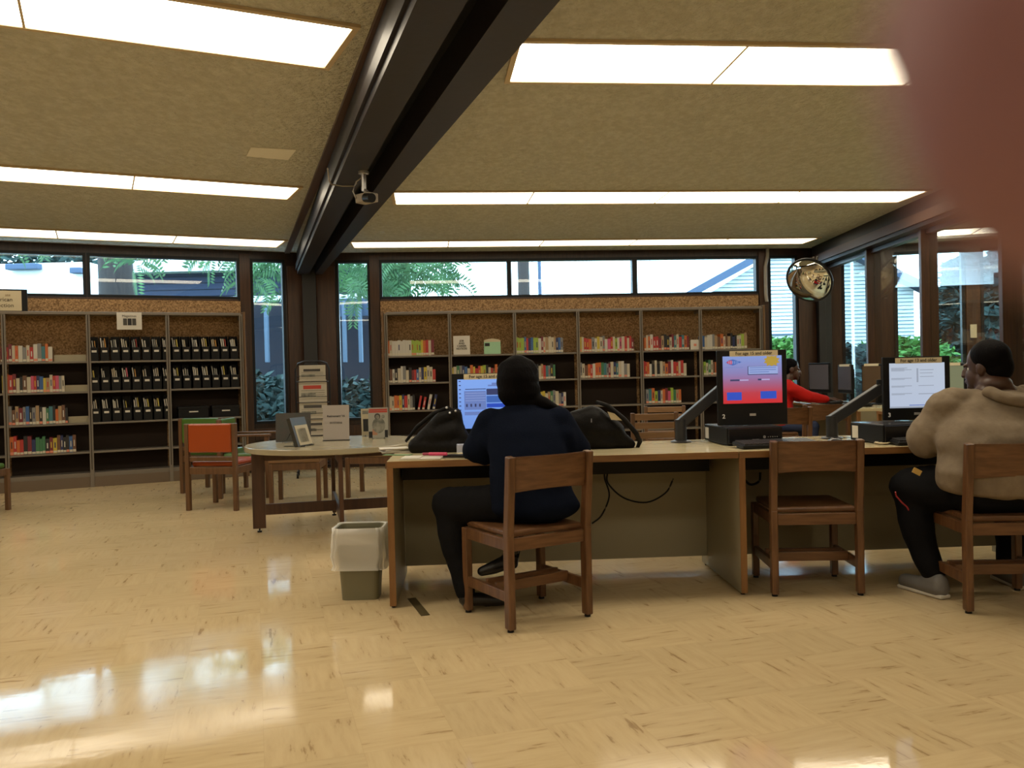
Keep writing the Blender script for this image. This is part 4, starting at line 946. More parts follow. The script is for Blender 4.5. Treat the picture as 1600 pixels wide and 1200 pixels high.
def soft(name, segs, m, parent=None, extra=(), voxel=.012, smooth=2, fold=None):
    me = capsules(segs, extra, voxel, smooth)
    if fold:                                       # cloth folds: ridges pushed along the normals
        amp, sc_, seed = fold
        from mathutils import noise
        for v in me.vertices:
            p_ = v.co * sc_ + Vector((seed, seed * .7, 0)); k = noise.noise(Vector((p_.x * .6, p_.y * .6, p_.z * 2.0))); k2 = noise.noise(p_ * 2.3)
            v.co += v.normal * amp * (k + .35 * k2)
    me.name = name
    return link_mesh(name, me, m, parent)
def stack(keys, n=7):                              # ellipsoids interpolated through keys: one smooth trunk
    out = []
    for (c0, r0_), (c1, r1_) in zip(keys, keys[1:]):
        for k in range(n):
            t = k / n; out.append((tuple(Vector(c0).lerp(Vector(c1), t)), tuple(Vector(r0_).lerp(Vector(r1_), t))))
    return out + [keys[-1]]
def proj_px(p):
    v = Vector(p) - CO; z = v.dot(fw); return 800 + FPX * v.dot(RT) / z, 600 - FPX * v.dot(UP) / z

# bags on the near desk
def P(px, py, y): return at_y(px, py, y)
bg1 = empty('tote_bag', 'slumped black cloth bag with a peaked top at the end of the near desk', 'bag', (0, 0, 0))
y_ = 4.86
soft('bag_body', [(P(652, 697, y_), .055, P(715, 697, y_), .058), (P(660, 688, y_), .05, P(690, 655, y_), .045), (P(690, 655, y_), .045, P(712, 645, y_), .032), (P(712, 645, y_), .03, P(722, 690, y_), .05),
     (P(675, 680, y_), .06, P(708, 672, y_), .058)], M['bagcloth'], bg1, voxel=.009, smooth=3, fold=(.006, 9, 1))
MB().tube([P(634, 690, y_ + .07), P(652, 667, y_ + .06), P(678, 646, y_ + .04), P(700, 637, y_), P(714, 645, y_ - .02)], [.008, .012, .013, .011, .009], 8).build('strap', M['bagcloth'], bg1, smooth=True)
for q_ in ((698, 637), (712, 642), (703, 645)): MB().ball(P(q_[0], q_[1], y_ - .05), .007, 10).build('buckle', M['silver'], bg1)
tag(MB().bar(P(650, 653, y_ + .18), P(676, 646, y_ + .18), .06, .018, (0, 0, 1), .002).build('book', M['cream']), 'pale book lying behind the peaked black cloth bag', 'book') if 0 else None
bg2 = empty('backpack', 'large rounded black backpack with a white tag lying beside the dark haired person', 'bag', (0, 0, 0))
y_ = 4.86
soft('bag_body', [(P(892, 680, y_), .085, P(950, 684, y_), .080), (P(900, 665, y_), .09, P(925, 660, y_), .095), (P(925, 662, y_), .10, P(957, 676, y_), .075), (P(957, 682, y_), .07, P(982, 694, y_), .040), (P(880, 690, y_), .06, P(975, 697, y_), .035)], M['bagcloth'], bg2, voxel=.010, smooth=3, fold=(.010, 8, 4))
MB().tube([P(932, 628, y_ - .02), P(950, 634, y_ - .06), P(975, 655, y_ - .07), P(994, 677, y_ - .05), P(1000, 690, y_ - .02), P(996, 699, y_)], [.010, .013, .014, .015, .014, .010], 8).build('strap', M['bagcloth'], bg2, smooth=True)
MB().quad(P(949, 643, y_ - .115), P(960, 646, y_ - .112), P(972, 657, y_ - .10), P(955, 656, y_ - .108)).build('white_tag', M['cream'], bg2)
MB().tube([P(888, 656, y_ - .10), P(890, 647, y_ - .10)], .004).tube([P(924, 654, y_ - .13), P(924, 660, y_ - .13)], .003).build('zip_pull', M['silver'], bg2)

# ------------------------------------------------------------------ waste bin with a plastic liner
wb_ = empty('waste_bin', 'grey-green rectangular waste bin with a clear plastic liner beside the desk end', 'waste bin', (-.845, 4.66, 0), rad(0))
def rr(w, d, r, n=5):
    out = []
    for sx_, sy_, a0 in ((1, 1, 0), (-1, 1, 90), (-1, -1, 180), (1, -1, 270)):
        for k in range(n + 1):
            a = rad(a0 + 90 * k / n); out.append((sx_ * (w - r) + r * math.cos(a), sy_ * (d - r) + r * math.sin(a)))
    return out
def loft(sections, close_bottom=True, close_top=False):
    bm = bmesh.new(); rings = [[bm.verts.new((x, y, z)) for x, y in sec] for sec, z in sections]; n = len(rings[0])
    for A, B in zip(rings, rings[1:]):
        for k in range(n): bm.faces.new((A[k], A[(k + 1) % n], B[(k + 1) % n], B[k]))
    if close_bottom: bm.faces.new(rings[0][::-1])
    if close_top: bm.faces.new(rings[-1])
    mb = MB(); mb.bm.free(); mb.bm = bm; return mb
loft([(rr(.098, .075, .03), 0.0), (rr(.120, .094, .035), .370), (rr(.127, .101, .035), .372), (rr(.127, .101, .035), .385), (rr(.119, .093, .033), .385), (rr(.117, .091, .033), .37), (rr(.095, .072, .03), .01)]).build('bin_body', M['bin'], wb_, smooth=False)
rl = random.Random(5); secs = []
for i, (k, z) in enumerate(((1.0, .30), (1.02, .388), (1.10, .392), (1.12, .36), (1.14, .30), (1.20, .24), (1.10, .19), (1.16, .165))):
    base = rr(.124 * k, .099 * k, .04, 9)
    secs.append(([(x * (1 + (.0 if i < 2 else .035) * math.sin(j * 2.1 + i) + rl.uniform(-.02, .02) * (i > 2)), y * (1 + (.0 if i < 2 else .04) * math.sin(j * 1.7 + i))) for j, (x, y) in enumerate(base)], z + (rl.uniform(-.004, .004) if i > 2 else 0)))
liner = bpy.data.materials.new('clear_plastic_liner'); liner.use_nodes = True; nt = liner.node_tree; nt.nodes.clear()
o_ = nt.nodes.new('ShaderNodeOutputMaterial'); x_ = nt.nodes.new('ShaderNodeMixShader'); t_ = nt.nodes.new('ShaderNodeBsdfTransparent'); b_ = nt.nodes.new('ShaderNodeBsdfPrincipled'); b_.inputs['Base Color'].default_value = (.78, .76, .70, 1); b_.inputs['Roughness'].default_value = .25
x_.inputs[0].default_value = .40; lw = nt.nodes.new('ShaderNodeLayerWeight'); lw.inputs[0].default_value = .35; mr = nt.nodes.new('ShaderNodeMapRange'); mr.inputs[3].default_value = .42; mr.inputs[4].default_value = .95
nt.links.new(lw.outputs['Facing'], mr.inputs[0]); nt.links.new(mr.outputs[0], x_.inputs[0]); nt.links.new(t_.outputs[0], x_.inputs[1]); nt.links.new(b_.outputs[0], x_.inputs[2]); nt.links.new(x_.outputs[0], o_.inputs[0])
loft(secs, False).build('liner', liner, wb_, smooth=True)
a = at_z(643, 935, 0); b = at_z(665, 962, 0)
tag(MB().bar((a.x, a.y, .0015), (b.x, b.y, .0015), .045, .002, (0, 0, 1)).build('floor_tape', M['tape']), 'strip of dark tape on the floor near the desk end', 'tape')

# ------------------------------------------------------------------ round table with the display
TC = (-1.42, 6.85); TZ = .68
tb = empty('round_table', 'round table with a cream laminate top and dark board legs joined by stretchers', 'table', (*TC, 0), 0)
MB().lathe([(.01, TZ - .042), (.695, TZ - .042), (.70, TZ - .036), (.70, TZ - .004), (.695, TZ), (.01, TZ)], 72).build('table_top', M['laminate'], tb)
tb_dirs = [(-.97, -.25), (.25, -.97), (.97, .25), (-.25, .97)]
for dx, dy in tb_dirs:
    lg = MB().bar((dx * .60, dy * .60, .03), (dx * .60, dy * .60, TZ - .043), .030, .098, (dx, dy, 0), .003).build('leg', M['tablewood'], tb)
    MB().cyl((dx * .6, dy * .6, 0), (dx * .6, dy * .6, .012), .018, n=12).cyl((dx * .6, dy * .6, .012), (dx * .6, dy * .6, .031), .006, n=8).build('levelling_foot', M['black'], lg)
for (dx, dy) in tb_dirs[:2]:
    MB().bar((-dx * .55, -dy * .55, .175), (dx * .55, dy * .55, .175), .024, .085, (0, 0, 1), .003).build('stretcher', M['tablewood'], tb)
    MB().bar((-dx * .60, -dy * .60, TZ - .085), (dx * .60, dy * .60, TZ - .085), .024, .08, (0, 0, 1), .003).build('apron', M['tablewood'], tb)
# display books on the table
def leaning(name, label, cat, m, p0, p1, h, lean, th=.012, parts=(), easel=True):
    a = Vector((p0.x, p0.y, 0)); b = Vector((p1.x, p1.y, 0)); w = (b - a).length; az = math.atan2(b.y - a.y, b.x - a.x)
    t = empty(name, label, cat, (a.x, a.y, TZ + .001), az)
    MX = Matrix.Translation((0, 0, .004)) @ Matrix.Rotation(-lean, 4, 'X')
    MB().box(0, w, 0, th, 0, h, .001, MX).build('cover', m, t)
    for (x0_, x1_, z0_, z1_, mm, nm) in parts: MB().box(x0_ * w, x1_ * w, -.0022, -.0004, z0_ * h, z1_ * h, 0, MX).build(nm, mm, t)
    if easel:
        MB().tube([(w * .2, -.03, .012), (w * .2, -.03, .003), (w * .2, .09 + .05 * lean * 4, .003), (w * .2, .09, .10)], .003).tube([(w * .8, -.03, .012), (w * .8, -.03, .003), (w * .8, .09 + .05 * lean * 4, .003), (w * .8, .09, .10)], .003).build('wire_stand', M['black'], t)
    return t, MX, w
M['slate'] = mat('dark_slate_cover', (.045, .035, .028), .4, col2=(.03, .035, .028), nscale=20)
M['photo'] = mat('grey_photo_print', (.28, .27, .22), .6, col2=(.10, .10, .085), nscale=18)
M['skinprint'] = mat('warm_print', (.40, .20, .12), .6)
leaning('display_book', 'large dark record-sized book leaning on a wire stand on the round table', 'book', M['slate'], at_z(431, 692, TZ), at_z(486, 690, TZ), .235, .17)
t_, MX, w = leaning('display_book', 'smaller glossy book with a pale picture cover, in front of the large dark book', 'book', M['slate'], at_z(466, 699, TZ), at_z(489, 695, TZ), .225, .30, .03, [(.14, .98, .03, .72, M['cream'], 'cover_picture'), (.25, .8, .12, .6, M['photo'], 'cover_print')])
t_, MX, w = leaning('table_sign', 'white upright card sign with two typed lines on the round table', 'sign', mat('lilac_white_card', (.42, .38, .35), .6), at_z(505, 689, TZ), at_z(546, 688, TZ), .285, .06, .004, easel=False)
for i, s_ in enumerate(("Retirement '16", '01/27/2016')):
    q = text(s_, .024 if i == 0 else .022, M['ink'], t_, (0, 0, 0), bold=.0004); q.matrix_local = MX @ Matrix.Translation((w / 2, -.002, .195 - .055 * i)) @ Matrix.Rotation(rad(90), 4, 'X')
MB().box(-.002, w + .002, -.006, .03, 0, .006).build('foot', M['darkgrey'], t_)
leaning('display_book', 'cream book with a grey wedge picture, standing behind the red titled magazine', 'book', M['cream'], at_z(566, 682, TZ), at_z(588, 681, TZ), .235, .12, .02, [(.08, .9, .80, .93, M['photo'], 'title_block'), (.1, .8, .16, .62, M['ink'], 'cover_picture'), (.45, .8, .35, .62, M['photo'], 'cover_print')])
t_, MX, w = leaning('display_magazine', 'magazine with a red title and a grey figure photo, on a wire stand', 'magazine', mat('pale_grey_cover', (.34, .33, .28), .5), at_z(576, 686, TZ), at_z(607, 685, TZ), .255, .16, .012, [(.04, .96, .90, .955, M['newsred'], 'title_block'), (.02, .96, .835, .89, M['newsred'], 'title_block'), (.02, .2, .02, .22, M['ink'], 'cover_print'), (.82, .98, .02, .26, M['ink'], 'cover_print'), (.2, .45, .1, .3, M['skinprint'], 'cover_print')])
MXY = MX @ Matrix(((1, 0, 0, 0), (0, 0, 1, 0), (0, 1, 0, 0), (0, 0, 0, 1)))
def disc(cx, cz, rx, rz_, m, dep): return MB().prism([(cx * w + rx * w * math.cos(k * math.pi / 10), cz * .255 + rz_ * .255 * math.sin(k * math.pi / 10)) for k in range(20)], -dep, -.0005, MXY).build('cover_figure', m, t_)
disc(.52, .42, .33, .26, M['photo'], .0030); disc(.46, .71, .15, .10, M['newsdark'], .0036); disc(.74, .70, .09, .06, M['photo'], .0030); disc(.46, .69, .10, .07, M['photo'], .0042)

# ------------------------------------------------------------------ vinyl lounge chairs round the table
def lounge_chair(label, vinyl, loc, rz, group='wooden lounge chairs with vinyl pads', arms=False):
    t = empty('lounge_chair', label, 'chair', loc, rz, group); w, d = .235, .24
    for s in (-1, 1):
        x = s * w
        MB().box(x - .02, x + .02, -d - .022, -d + .022, 0, .80, .005).build('leg', M['oakside'] if 0 else M['tan'], t)
        MB().box(x - .02, x + .02, d - .022, d + .022, 0, .62 if arms else .40, .005).build('leg', M['tan'], t)
        MB().box(x - .012, x + .012, -d + .022, d - .022, .335, .40, .003).build('side_rail', M['tan'], t)
        if arms: MB().box(x - .028, x + .028, -d + .02, d + .04, .62, .645, .006).build('armrest', M['tan'], t)
    for y in (-d, d): MB().box(-w + .02, w - .02, y - .012, y + .012, .335, .40, .003).build('cross_rail', M['tan'], t)
    MB().box(-w + .02, w - .02, -d - .010, -d + .014, .455, .495, .003).build('back_rail', M['tan'], t)
    MB().box(-w + .022, w - .022, -d + .024, d + .015, .402, .452, .020).build('seat_pad', M[vinyl], t)
    MB().box(-w + .022, w - .022, -d - .026, -d + .026, .535, .80, .014).build('back_pad', M[vinyl], t)
    return t
M['tan'] = mat('tan_chair_wood', (.085, .040, .016), .42, col2=(.125, .060, .025), nscale=6, stretch=(7, 7, .6))
lounge_chair('wooden chair with an orange vinyl back and seat, seen from behind', 'orange', (-2.735, 8.10, 0), rad(-10))
lounge_chair('wooden chair with a green vinyl back standing behind the orange chair', 'green', (-3.25, 9.30, 0), rad(-12))
lounge_chair('green seated wooden armchair between the orange chair and the round table', 'green', (-2.72, 8.86, 0), rad(-90), arms=True)
def stool(label, loc, rz):
    t = empty('wooden_stool', label, 'stool', loc, rz, 'wooden stools behind the round table'); w = .22
    for sx_ in (-1, 1):
        for sy_ in (-1, 1): MB().box(sx_ * w - .02, sx_ * w + .02, sy_ * w - .02, sy_ * w + .02, 0, .40, .004).build('leg', M['tan'], t)
        MB().box(-w + .02, w - .02, sx_ * w - .012, sx_ * w + .012, .335, .40, .003).build('cross_rail', M['tan'], t)
        MB().box(sx_ * w - .012, sx_ * w + .012, -w + .02, w - .02, .335, .40, .003).build('side_rail', M['tan'], t)
    MB().box(-w - .02, w + .02, -w - .02, w + .02, .402, .445, .010).build('seat', M['slatwood'], t)
M['slatwood'] = mat('light_slat_wood', (.15, .08, .033), .42, col2=(.20, .11, .05), nscale=6, stretch=(.6, 6, 6))
stool('low wooden stool behind the round table under the dark display book', (-2.08, 8.28, 0), rad(4))
stool('low wooden stool behind the round table under the standing magazines', (-1.40, 8.68, 0), rad(-8))
lounge_chair('wooden chair with a green pad standing apart before the books of the magazine bookcase', 'green', (-5.10, 7.98, 0), rad(0))

# slat back chairs beyond the desks
def slat_chair(label, loc, rz):
    t = empty('slat_back_chair', label, 'chair', loc, rz, 'slat backed chairs beyond the desks'); w, d = .205, .20
    for s in (-1, 1):
        x = s * w
        MB().box(x - .018, x + .018, -d - .02, -d + .02, 0, .80, .005).build('leg', M['tan'], t); MB().box(x - .018, x + .018, d - .02, d + .02, 0, .42, .005).build('leg', M['tan'], t)
        MB().box(x - .01, x + .01, -d + .02, d - .02, .36, .42, .002).build('side_rail', M['tan'], t)
    MB().box(-.22, .22, -.20, .22, .42, .445, .006).build('seat', M['tan'], t)
    for z in (.50, .59, .68, .76): MB().box(-w + .018, w - .018, -d - .012, -d + .010, z - .03, z + .03, .004).build('slat', M['oakh'] if 0 else M['slatwood'], t)
    return t
M['slatwood'] = mat('light_slat_wood', (.15, .08, .033), .42, col2=(.20, .11, .05), nscale=6, stretch=(.6, 6, 6))
slat_chair('slat backed wooden chair just behind the black backpack', (1.30, 8.15, 0), rad(4))
slat_chair('slat backed wooden chair behind the other one, in front of bay five', (1.68, 9.55, 0), rad(-6))
ch4 = place(ch1, (3.12, 8.75, 0), rad(0), label='wooden library chair seen beyond the desk arm beside the red shirt', group='oak library chairs beyond the desks')
ch5 = place(ch1, (2.95, 9.75, 0), rad(-90), label='wooden library chair under the person in the red shirt', group='oak library chairs beyond the desks')
ch6 = place(ch1, (2.55, 8.25, 0), rad(4), label='wooden library chair partly hidden below monitor 2', group='oak library chairs beyond the desks')

# ------------------------------------------------------------------ far computer desks along the partition
def side_desk(label, y0, y1):
    F = Frame((3.44, y1), rad(180)); t = desk(F, 0, y1 - y0, label, (0, y1 - y0 - .034), .72, False, 'far computer desks along the partition'); return t
# built along -Y: local y points to +X (outward), so the sitter's edge is on the -X side
F_ = Frame((3.44, 11.0), rad(180))
def far_desk(label, ya, yb2):
    t = empty('computer_desk', label, 'desk', (0, 0, 0), 0, 'far computer desks along the partition')
    x0, x1 = 3.44, 4.10
    MB().box(x0, x1, ya, yb2, DZ - .03, DZ, .003).build('desk_top', M['desktop'], t)
    MB().box(x0 - .004, x0, ya, yb2, DZ - .03, DZ - .002).build('edge_band', M['deskedge'], t)
    for y in (ya, yb2 - .03):
        p = MB().box(x0 + .03, x1, y, y + .03, .01, DZ - .031).build('end_panel', M['deskpanel'], t)
        MB().box(x0, x0 + .0295, y - .002, y + .032, .0, DZ - .031).build('edge_strip', M['deskedgev'], p)
    MB().box(x1 - .05, x1 - .03, ya + .03, yb2 - .03, .08, DZ - .031).build('modesty_panel', M['deskpanel'], t)
far_desk('far computer desk where the person in the red shirt sits', 8.55, 10.9); far_desk('far computer desk hidden behind the hoodie', 6.75, 8.1)
def side_monitor(label, x, y, h, rz, tape=True, w=.42, z0=.87, scr=M['darkgrey']):
    t = empty('computer_monitor', label, 'monitor', (x, y, 0), rz, 'dark monitors on the far desks')
    MB().box(-w / 2, w / 2, 0, .025, z0, z0 + h, .004).box(-w / 2 + .05, w / 2 - .05, .024, .055, z0 + .05, z0 + h - .05, .006).build('casing', M['black'], t)
    MB().box(-w / 2 + .02, w / 2 - .02, -.002, 0, z0 + .04, z0 + h - .022).build('screen', scr, t)
    MB().box(-.025, .025, .055, .10, DZ + .01, z0 + h * .5).build('stand', M['black'], t); MB().box(-.11, .11, 0, .17, DZ + .0008, DZ + .014, .004).build('stand_base', M['black'], t)
    if tape: MB().box(-w * .35, w * .35, -.004, .01, z0 + h - .020, z0 + h + .006).build('age_notice', M['notice'], t)
    return t
M['dimscreen'] = mat('dim_reflecting_screen', (.09, .085, .10), .25); M['oliveglow'] = mat('olive_screen', (.02, .02, .02), .3, emit=(.16, .17, .09), estr=1)
side_monitor('dark monitor seen nearly edge on above the red sleeve', 3.74, 10.45, .36, rad(-75), False, scr=M['dimscreen'])
side_monitor('dark far monitor with a cream notice, second one along the far desk', 3.86, 9.95, .33, rad(-90), scr=M['dimscreen'])
side_monitor('dark far monitor with a cream notice, beside monitor 3', 3.90, 9.30, .33, rad(-84), scr=mat('brown_reflecting_screen', (.10, .065, .035), .25))
side_monitor('far monitor with an olive screen between monitor 3 and the hoodie', 3.87, 7.55, .32, rad(-88), scr=M['oliveglow'])
for lab, x, y in (('far black keyboard under the hands of the person in red', 3.62, 9.80), ('far black keyboard before the dark monitors', 3.64, 9.05)):
    k = keyboard(lab, x, y, rad(-90))
# newspaper rack
nr = empty('newspaper_rack', 'black wire newspaper rack on wheels in front of the corner column', 'rack', (-2.42, 10.42, 0), rad(12))
rk = []
for s in (-1, 1):
    rk += [[(s * .20, 0, .10), (s * .20, .02, 1.34)]]
MB().tube([(-.20, 0, .10), (-.20, .02, 1.30), (-.17, .02, 1.37), (-.10, .02, 1.395), (.10, .02, 1.395), (.17, .02, 1.37), (.20, .02, 1.30), (.20, 0, .10)], .013, 10).build('frame', M['darkgrey'], nr, smooth=True)
for x in (-.10, .10): MB().tube([(x, .02, .2), (x, .03, 1.39)], .004, 6).build('wire', M['darkgrey'], nr)
for s in (-1, 1):
    lg = MB().tube([(s * .20, -.18, .075), (s * .20, .18, .075)], .012, 8).build('foot', M['darkgrey'], nr)
    for y in (-.17, .17): MB().cyl((s * .20 - .012, y, .030), (s * .20 + .012, y, .030), .030, n=16).build('caster', M['black'], lg)
MB().tube([(-.20, 0, .12), (.20, 0, .12)], .012, 8).box(-.17, .17, -.12, .04, .16, .18).build('lower_tray', M['black'], nr)
zs = [(1.20, 1.335), (1.0, 1.20), (.80, .995)]
for i, z in enumerate((1.17, .92, .72, .52, .34)):
    MB().tube([(-.19, -.0, z - .02), (-.17, -.085, z - .02), (.17, -.085, z - .02), (.19, .0, z - .02)], .006, 6).tube([(-.17, -.085, z - .02), (-.17, -.095, z + .05), (.17, -.095, z + .05), (.17, -.085, z - .02)], .004, 6).build('tray_wire', M['darkgrey'], nr)
def newspaper(i, z, h, w, lab, red=False):
    t = empty('newspaper', lab, 'newspaper', (-2.42, 10.42, 0), rad(12), 'folded newspapers in the rack')
    MX = Matrix.Translation((0, -.045 - .004 * i, z)) @ Matrix.Rotation(-.06, 4, 'X')
    MB().box(-w / 2, w / 2, 0, .012, 0, h, .004, MX).build('paper', M['newsprint'], t)
    MB().box(-w * .34, w * .30, -.0016, -.0004, h * .60, h * .76, 0, MX).build('title_print', M['newsred'] if red else M['newsdark'], t)
    MB().box(-w * .42, w * .10, -.0016, -.0004, h * .26, h * .44, 0, MX).build('photo_print', M['photo'], t)
    for k in range(3): MB().box(-w * .42, w * .42, -.0015, -.0004, h * (.52 - .1 * k), h * (.535 - .1 * k), 0, MX).build('text_line', M['newsdark'], t)
newspaper(0, 1.16, .19, .31, 'grey toned newspaper at the very top of the wire rack'); newspaper(3, .90, .27, .33, 'white newspaper with a red title in the second wire tray', True)
newspaper(4, .70, .22, .33, 'newspaper in the third wire tray, its top behind the sign'); newspaper(5, .50, .20, .33, 'newspaper in the fourth wire tray, low behind the table'); newspaper(6, .33, .16, .33, 'newspaper in the lowest wire tray of the rack')
# ------------------------------------------------------------------ people
def hand(parent, wrist, tip_dir, up, m, s=1.0, curl=.45, thumb=1, name=None):
    """palm, four unequal bent fingers and a thumb leaving the side of the palm; returned as capsule segments"""
    w = Vector(wrist); d = Vector(tip_dir).normalized(); u = Vector(up).normalized(); x = d.cross(u).normalized(); u = x.cross(d).normalized()
    pt = lambda a, b, c: w + x * a * s + d * b * s + u * c * s
    seg = [(pt(0, 0, 0), .024 * s, pt(0, .045, 0), .028 * s), (pt(-.026, .075, 0), .014 * s, pt(.026, .075, 0), .014 * s), (pt(-.02, .04, 0), .016 * s, pt(-.024, .078, 0), .013 * s), (pt(.02, .04, 0), .016 * s, pt(.024, .075, 0), .013 * s)]
    for i, (a, L1) in enumerate(((-.030, .040), (-.010, .046), (.011, .044), (.030, .034))):
        p0 = pt(a, .080, 0); p1 = pt(a * 1.1, .080 + L1, -.006); p2 = pt(a * 1.1, .080 + L1 * 1.6, -.006 - L1 * curl); p3 = pt(a * 1.05, .080 + L1 * 1.8, -.010 - L1 * curl * 1.7)
        seg += [(p0, .0090 * s, p1, .0085 * s), (p1, .0085 * s, p2, .0078 * s), (p2, .0078 * s, p3, .0068 * s)]
    q0 = pt(thumb * .026, .022, -.004); q1 = pt(thumb * .050, .055, -.012); q2 = pt(thumb * .050, .085, -.018)
    seg += [(q0, .0125 * s, q1, .0105 * s), (q1, .0105 * s, q2, .0085 * s)]
    return seg

def head_parts(c, look, s=1.0):
    """ellipsoids for a head centred at c looking along look: skull, jaw, nose, lips, ears, brow"""
    c = Vector(c); f = Vector(look).normalized(); sd = f.cross(Vector((0, 0, 1))).normalized(); az = math.atan2(f.y, f.x) - math.pi / 2
    P_ = lambda a, b, z: tuple(c + sd * a * s + f * b * s + Vector((0, 0, z * s)))
    e = [(P_(0, -.012, .022), (.074 * s, .094 * s, .095 * s), (0, 0, az)), (P_(0, .030, -.045), (.054 * s, .060 * s, .070 * s), (0, 0, az)), (P_(0, .062, -.088), (.026 * s, .024 * s, .022 * s), (0, 0, az)),
         (P_(0, .092, -.020), (.013 * s, .020 * s, .026 * s), (0, 0, az)), (P_(0, .100, -.032), (.018 * s, .013 * s, .011 * s), (0, 0, az)), (P_(0, .084, -.062), (.025 * s, .012 * s, .008 * s), (0, 0, az)), (P_(0, .080, .014), (.050 * s, .014 * s, .010 * s), (0, 0, az))]
    for k in (-1, 1): e.append((P_(k * .076, -.008, -.012), (.009 * s, .020 * s, .032 * s), (0, 0, az)))
    return e, P_
def eyes(parent, P_, s=1.0):
    for k in (-1, 1):
        e = MB().ball(P_(k * .028, .060, -.004), .0115 * s, 12).build('eye', M['white'], parent, smooth=True)
        MB().ball(P_(k * .028, .0680, -.004), .0055 * s, 10).build('iris', M['ink'], e, smooth=True)

# --- person in the navy cardigan at the near desk
p1_ = empty('person', 'dark haired person in a navy cardigan seated at the near desk, back turned', 'person', (.05, 4.25, 0), 0, None); INV = Matrix.Translation((-.05, -4.25, 0))
def child_world(o, root):                          # keep world coordinates under an empty with a location
    o.location = -Vector(root.location) if root.rotation_euler.z == 0 else o.location; return o
hc = Vector((.030, 4.50, 1.150)); e_, Pp = head_parts(hc, (-.25, 1, -.12))
segs = [((.05, 4.44, 1.0), .052, (.035, 4.48, 1.09), .050)]
segs += [((-.06, 4.66, .795), .032, (-.10, 4.74, .795), .026)] + hand(None, (-.10, 4.74, .795), (-.1, 1, -.02), (0, 0, 1), None, .95, .5, 1)
segs += [((.16, 4.66, .795), .032, (.15, 4.74, .795), .026)] + hand(None, (.15, 4.74, .795), (-.15, 1, -.02), (0, 0, 1), None, .95, .5, -1)
segs += [((.05, 4.44, 1.0), .06, (.05, 4.36, .85), .09), ((-.10, 4.43, .965), .045, (.22, 4.41, .955), .045), ((-.12, 4.43, .965), .045, (-.205, 4.47, .80), .040), ((-.205, 4.47, .80), .038, (-.06, 4.66, .795), .030), ((.24, 4.41, .955), .045, (.33, 4.46, .80), .040), ((.33, 4.46, .80), .038, (.16, 4.66, .795), .030)]
child_world(soft('body', segs, M['skin'], p1_, e_, .0055, 1), p1_)
eyes(p1_, Pp)
for o in [x for x in p1_.children if x.name.startswith('eye')]: child_world(o, p1_)
hair = [(tuple(hc + Vector((0, -.026, .014))), (.112, .122, .128)), (tuple(hc + Vector((.006, -.050, -.045))), (.114, .095, .105)), (tuple(hc + Vector((.022, -.062, -.105))), (.100, .066, .048)),
        (tuple(hc + Vector((.115, -.070, -.105))), (.080, .045, .036), (0, .35, 0)), (tuple(hc + Vector((.165, -.045, -.128))), (.060, .035, .028), (0, .5, 0)), (tuple(hc + Vector((.225, -.03, -.150))), (.036, .024, .018), (0, .7, 0))]
child_world(soft('hair', [(tuple(hc + Vector((-.05, -.04, .06))), .06, tuple(hc + Vector((.05, -.04, .06))), .06)], M['hair'], p1_, hair, .008, 4, fold=(.004, 16, 3)), p1_)
# cardigan: torso leaning to the desk, loose sleeves, hem over the hips
tor = stack([((.100, 4.225, .540), (.225, .150, .085)), ((.082, 4.25, .62), (.208, .145, .09)), ((.074, 4.29, .74), (.198, .135, .10)), ((.068, 4.35, .86), (.205, .125, .10)), ((.062, 4.40, .935), (.215, .105, .075)), ((.058, 4.43, .985), (.150, .080, .050)), ((.05, 4.44, 1.03), (.085, .070, .03))])
segs = [((-.115, 4.43, .950), .078, (-.195, 4.46, .80), .078), ((-.195, 4.46, .80), .074, (-.060, 4.66, .80), .042), ((-.13, 4.40, .86), .07, (-.15, 4.44, .78), .06),
        ((.240, 4.40, .945), .080, (.325, 4.44, .80), .080), ((.325, 4.44, .80), .074, (.165, 4.66, .80), .042), ((.25, 4.37, .87), .08, (.29, 4.40, .79), .06)]
child_world(soft('cardigan', segs, M['navy'], p1_, tor, .011, 5, fold=(.007, 6, 7)), p1_)
segs = [((-.01, 4.27, .545), .112, (-.335, 4.43, .520), .102), ((-.335, 4.43, .520), .094, (-.315, 4.39, .30), .070), ((-.315, 4.39, .30), .064, (-.262, 4.345, .095), .052),
        ((.13, 4.30, .535), .100, (.02, 4.68, .530), .085), ((.02, 4.68, .530), .078, (.0, 4.52, .40), .060), ((.0, 4.52, .40), .058, (-.025, 4.36, .275), .044), ((0, 4.24, .54), .10, (.16, 4.22, .54), .10)]
child_world(soft('trousers', segs, M['charcoal'], p1_, (), .011, 2, fold=(.006, 7, 9)), p1_)
segs = [((-.262, 4.335, .060), .038, (-.16, 4.37, .045), .036), ((-.16, 4.37, .042), .036, (-.07, 4.40, .032), .030), ((-.262, 4.33, .012), .012, (-.262, 4.33, .06), .020)]
child_world(soft('shoe', segs, M['blackshoe'], p1_, (), .007, 2), p1_)
segs = [((-.02, 4.365, .335), .046, (-.03, 4.355, .246), .042), ((-.03, 4.355, .246), .042, (-.11, 4.335, .218), .036), ((-.11, 4.335, .218), .036, (-.175, 4.325, .200), .026), ((-.005, 4.36, .215), .014, (-.01, 4.36, .26), .026)]
child_world(soft('shoe', segs, M['blackshoe'], p1_, (), .007, 2), p1_)

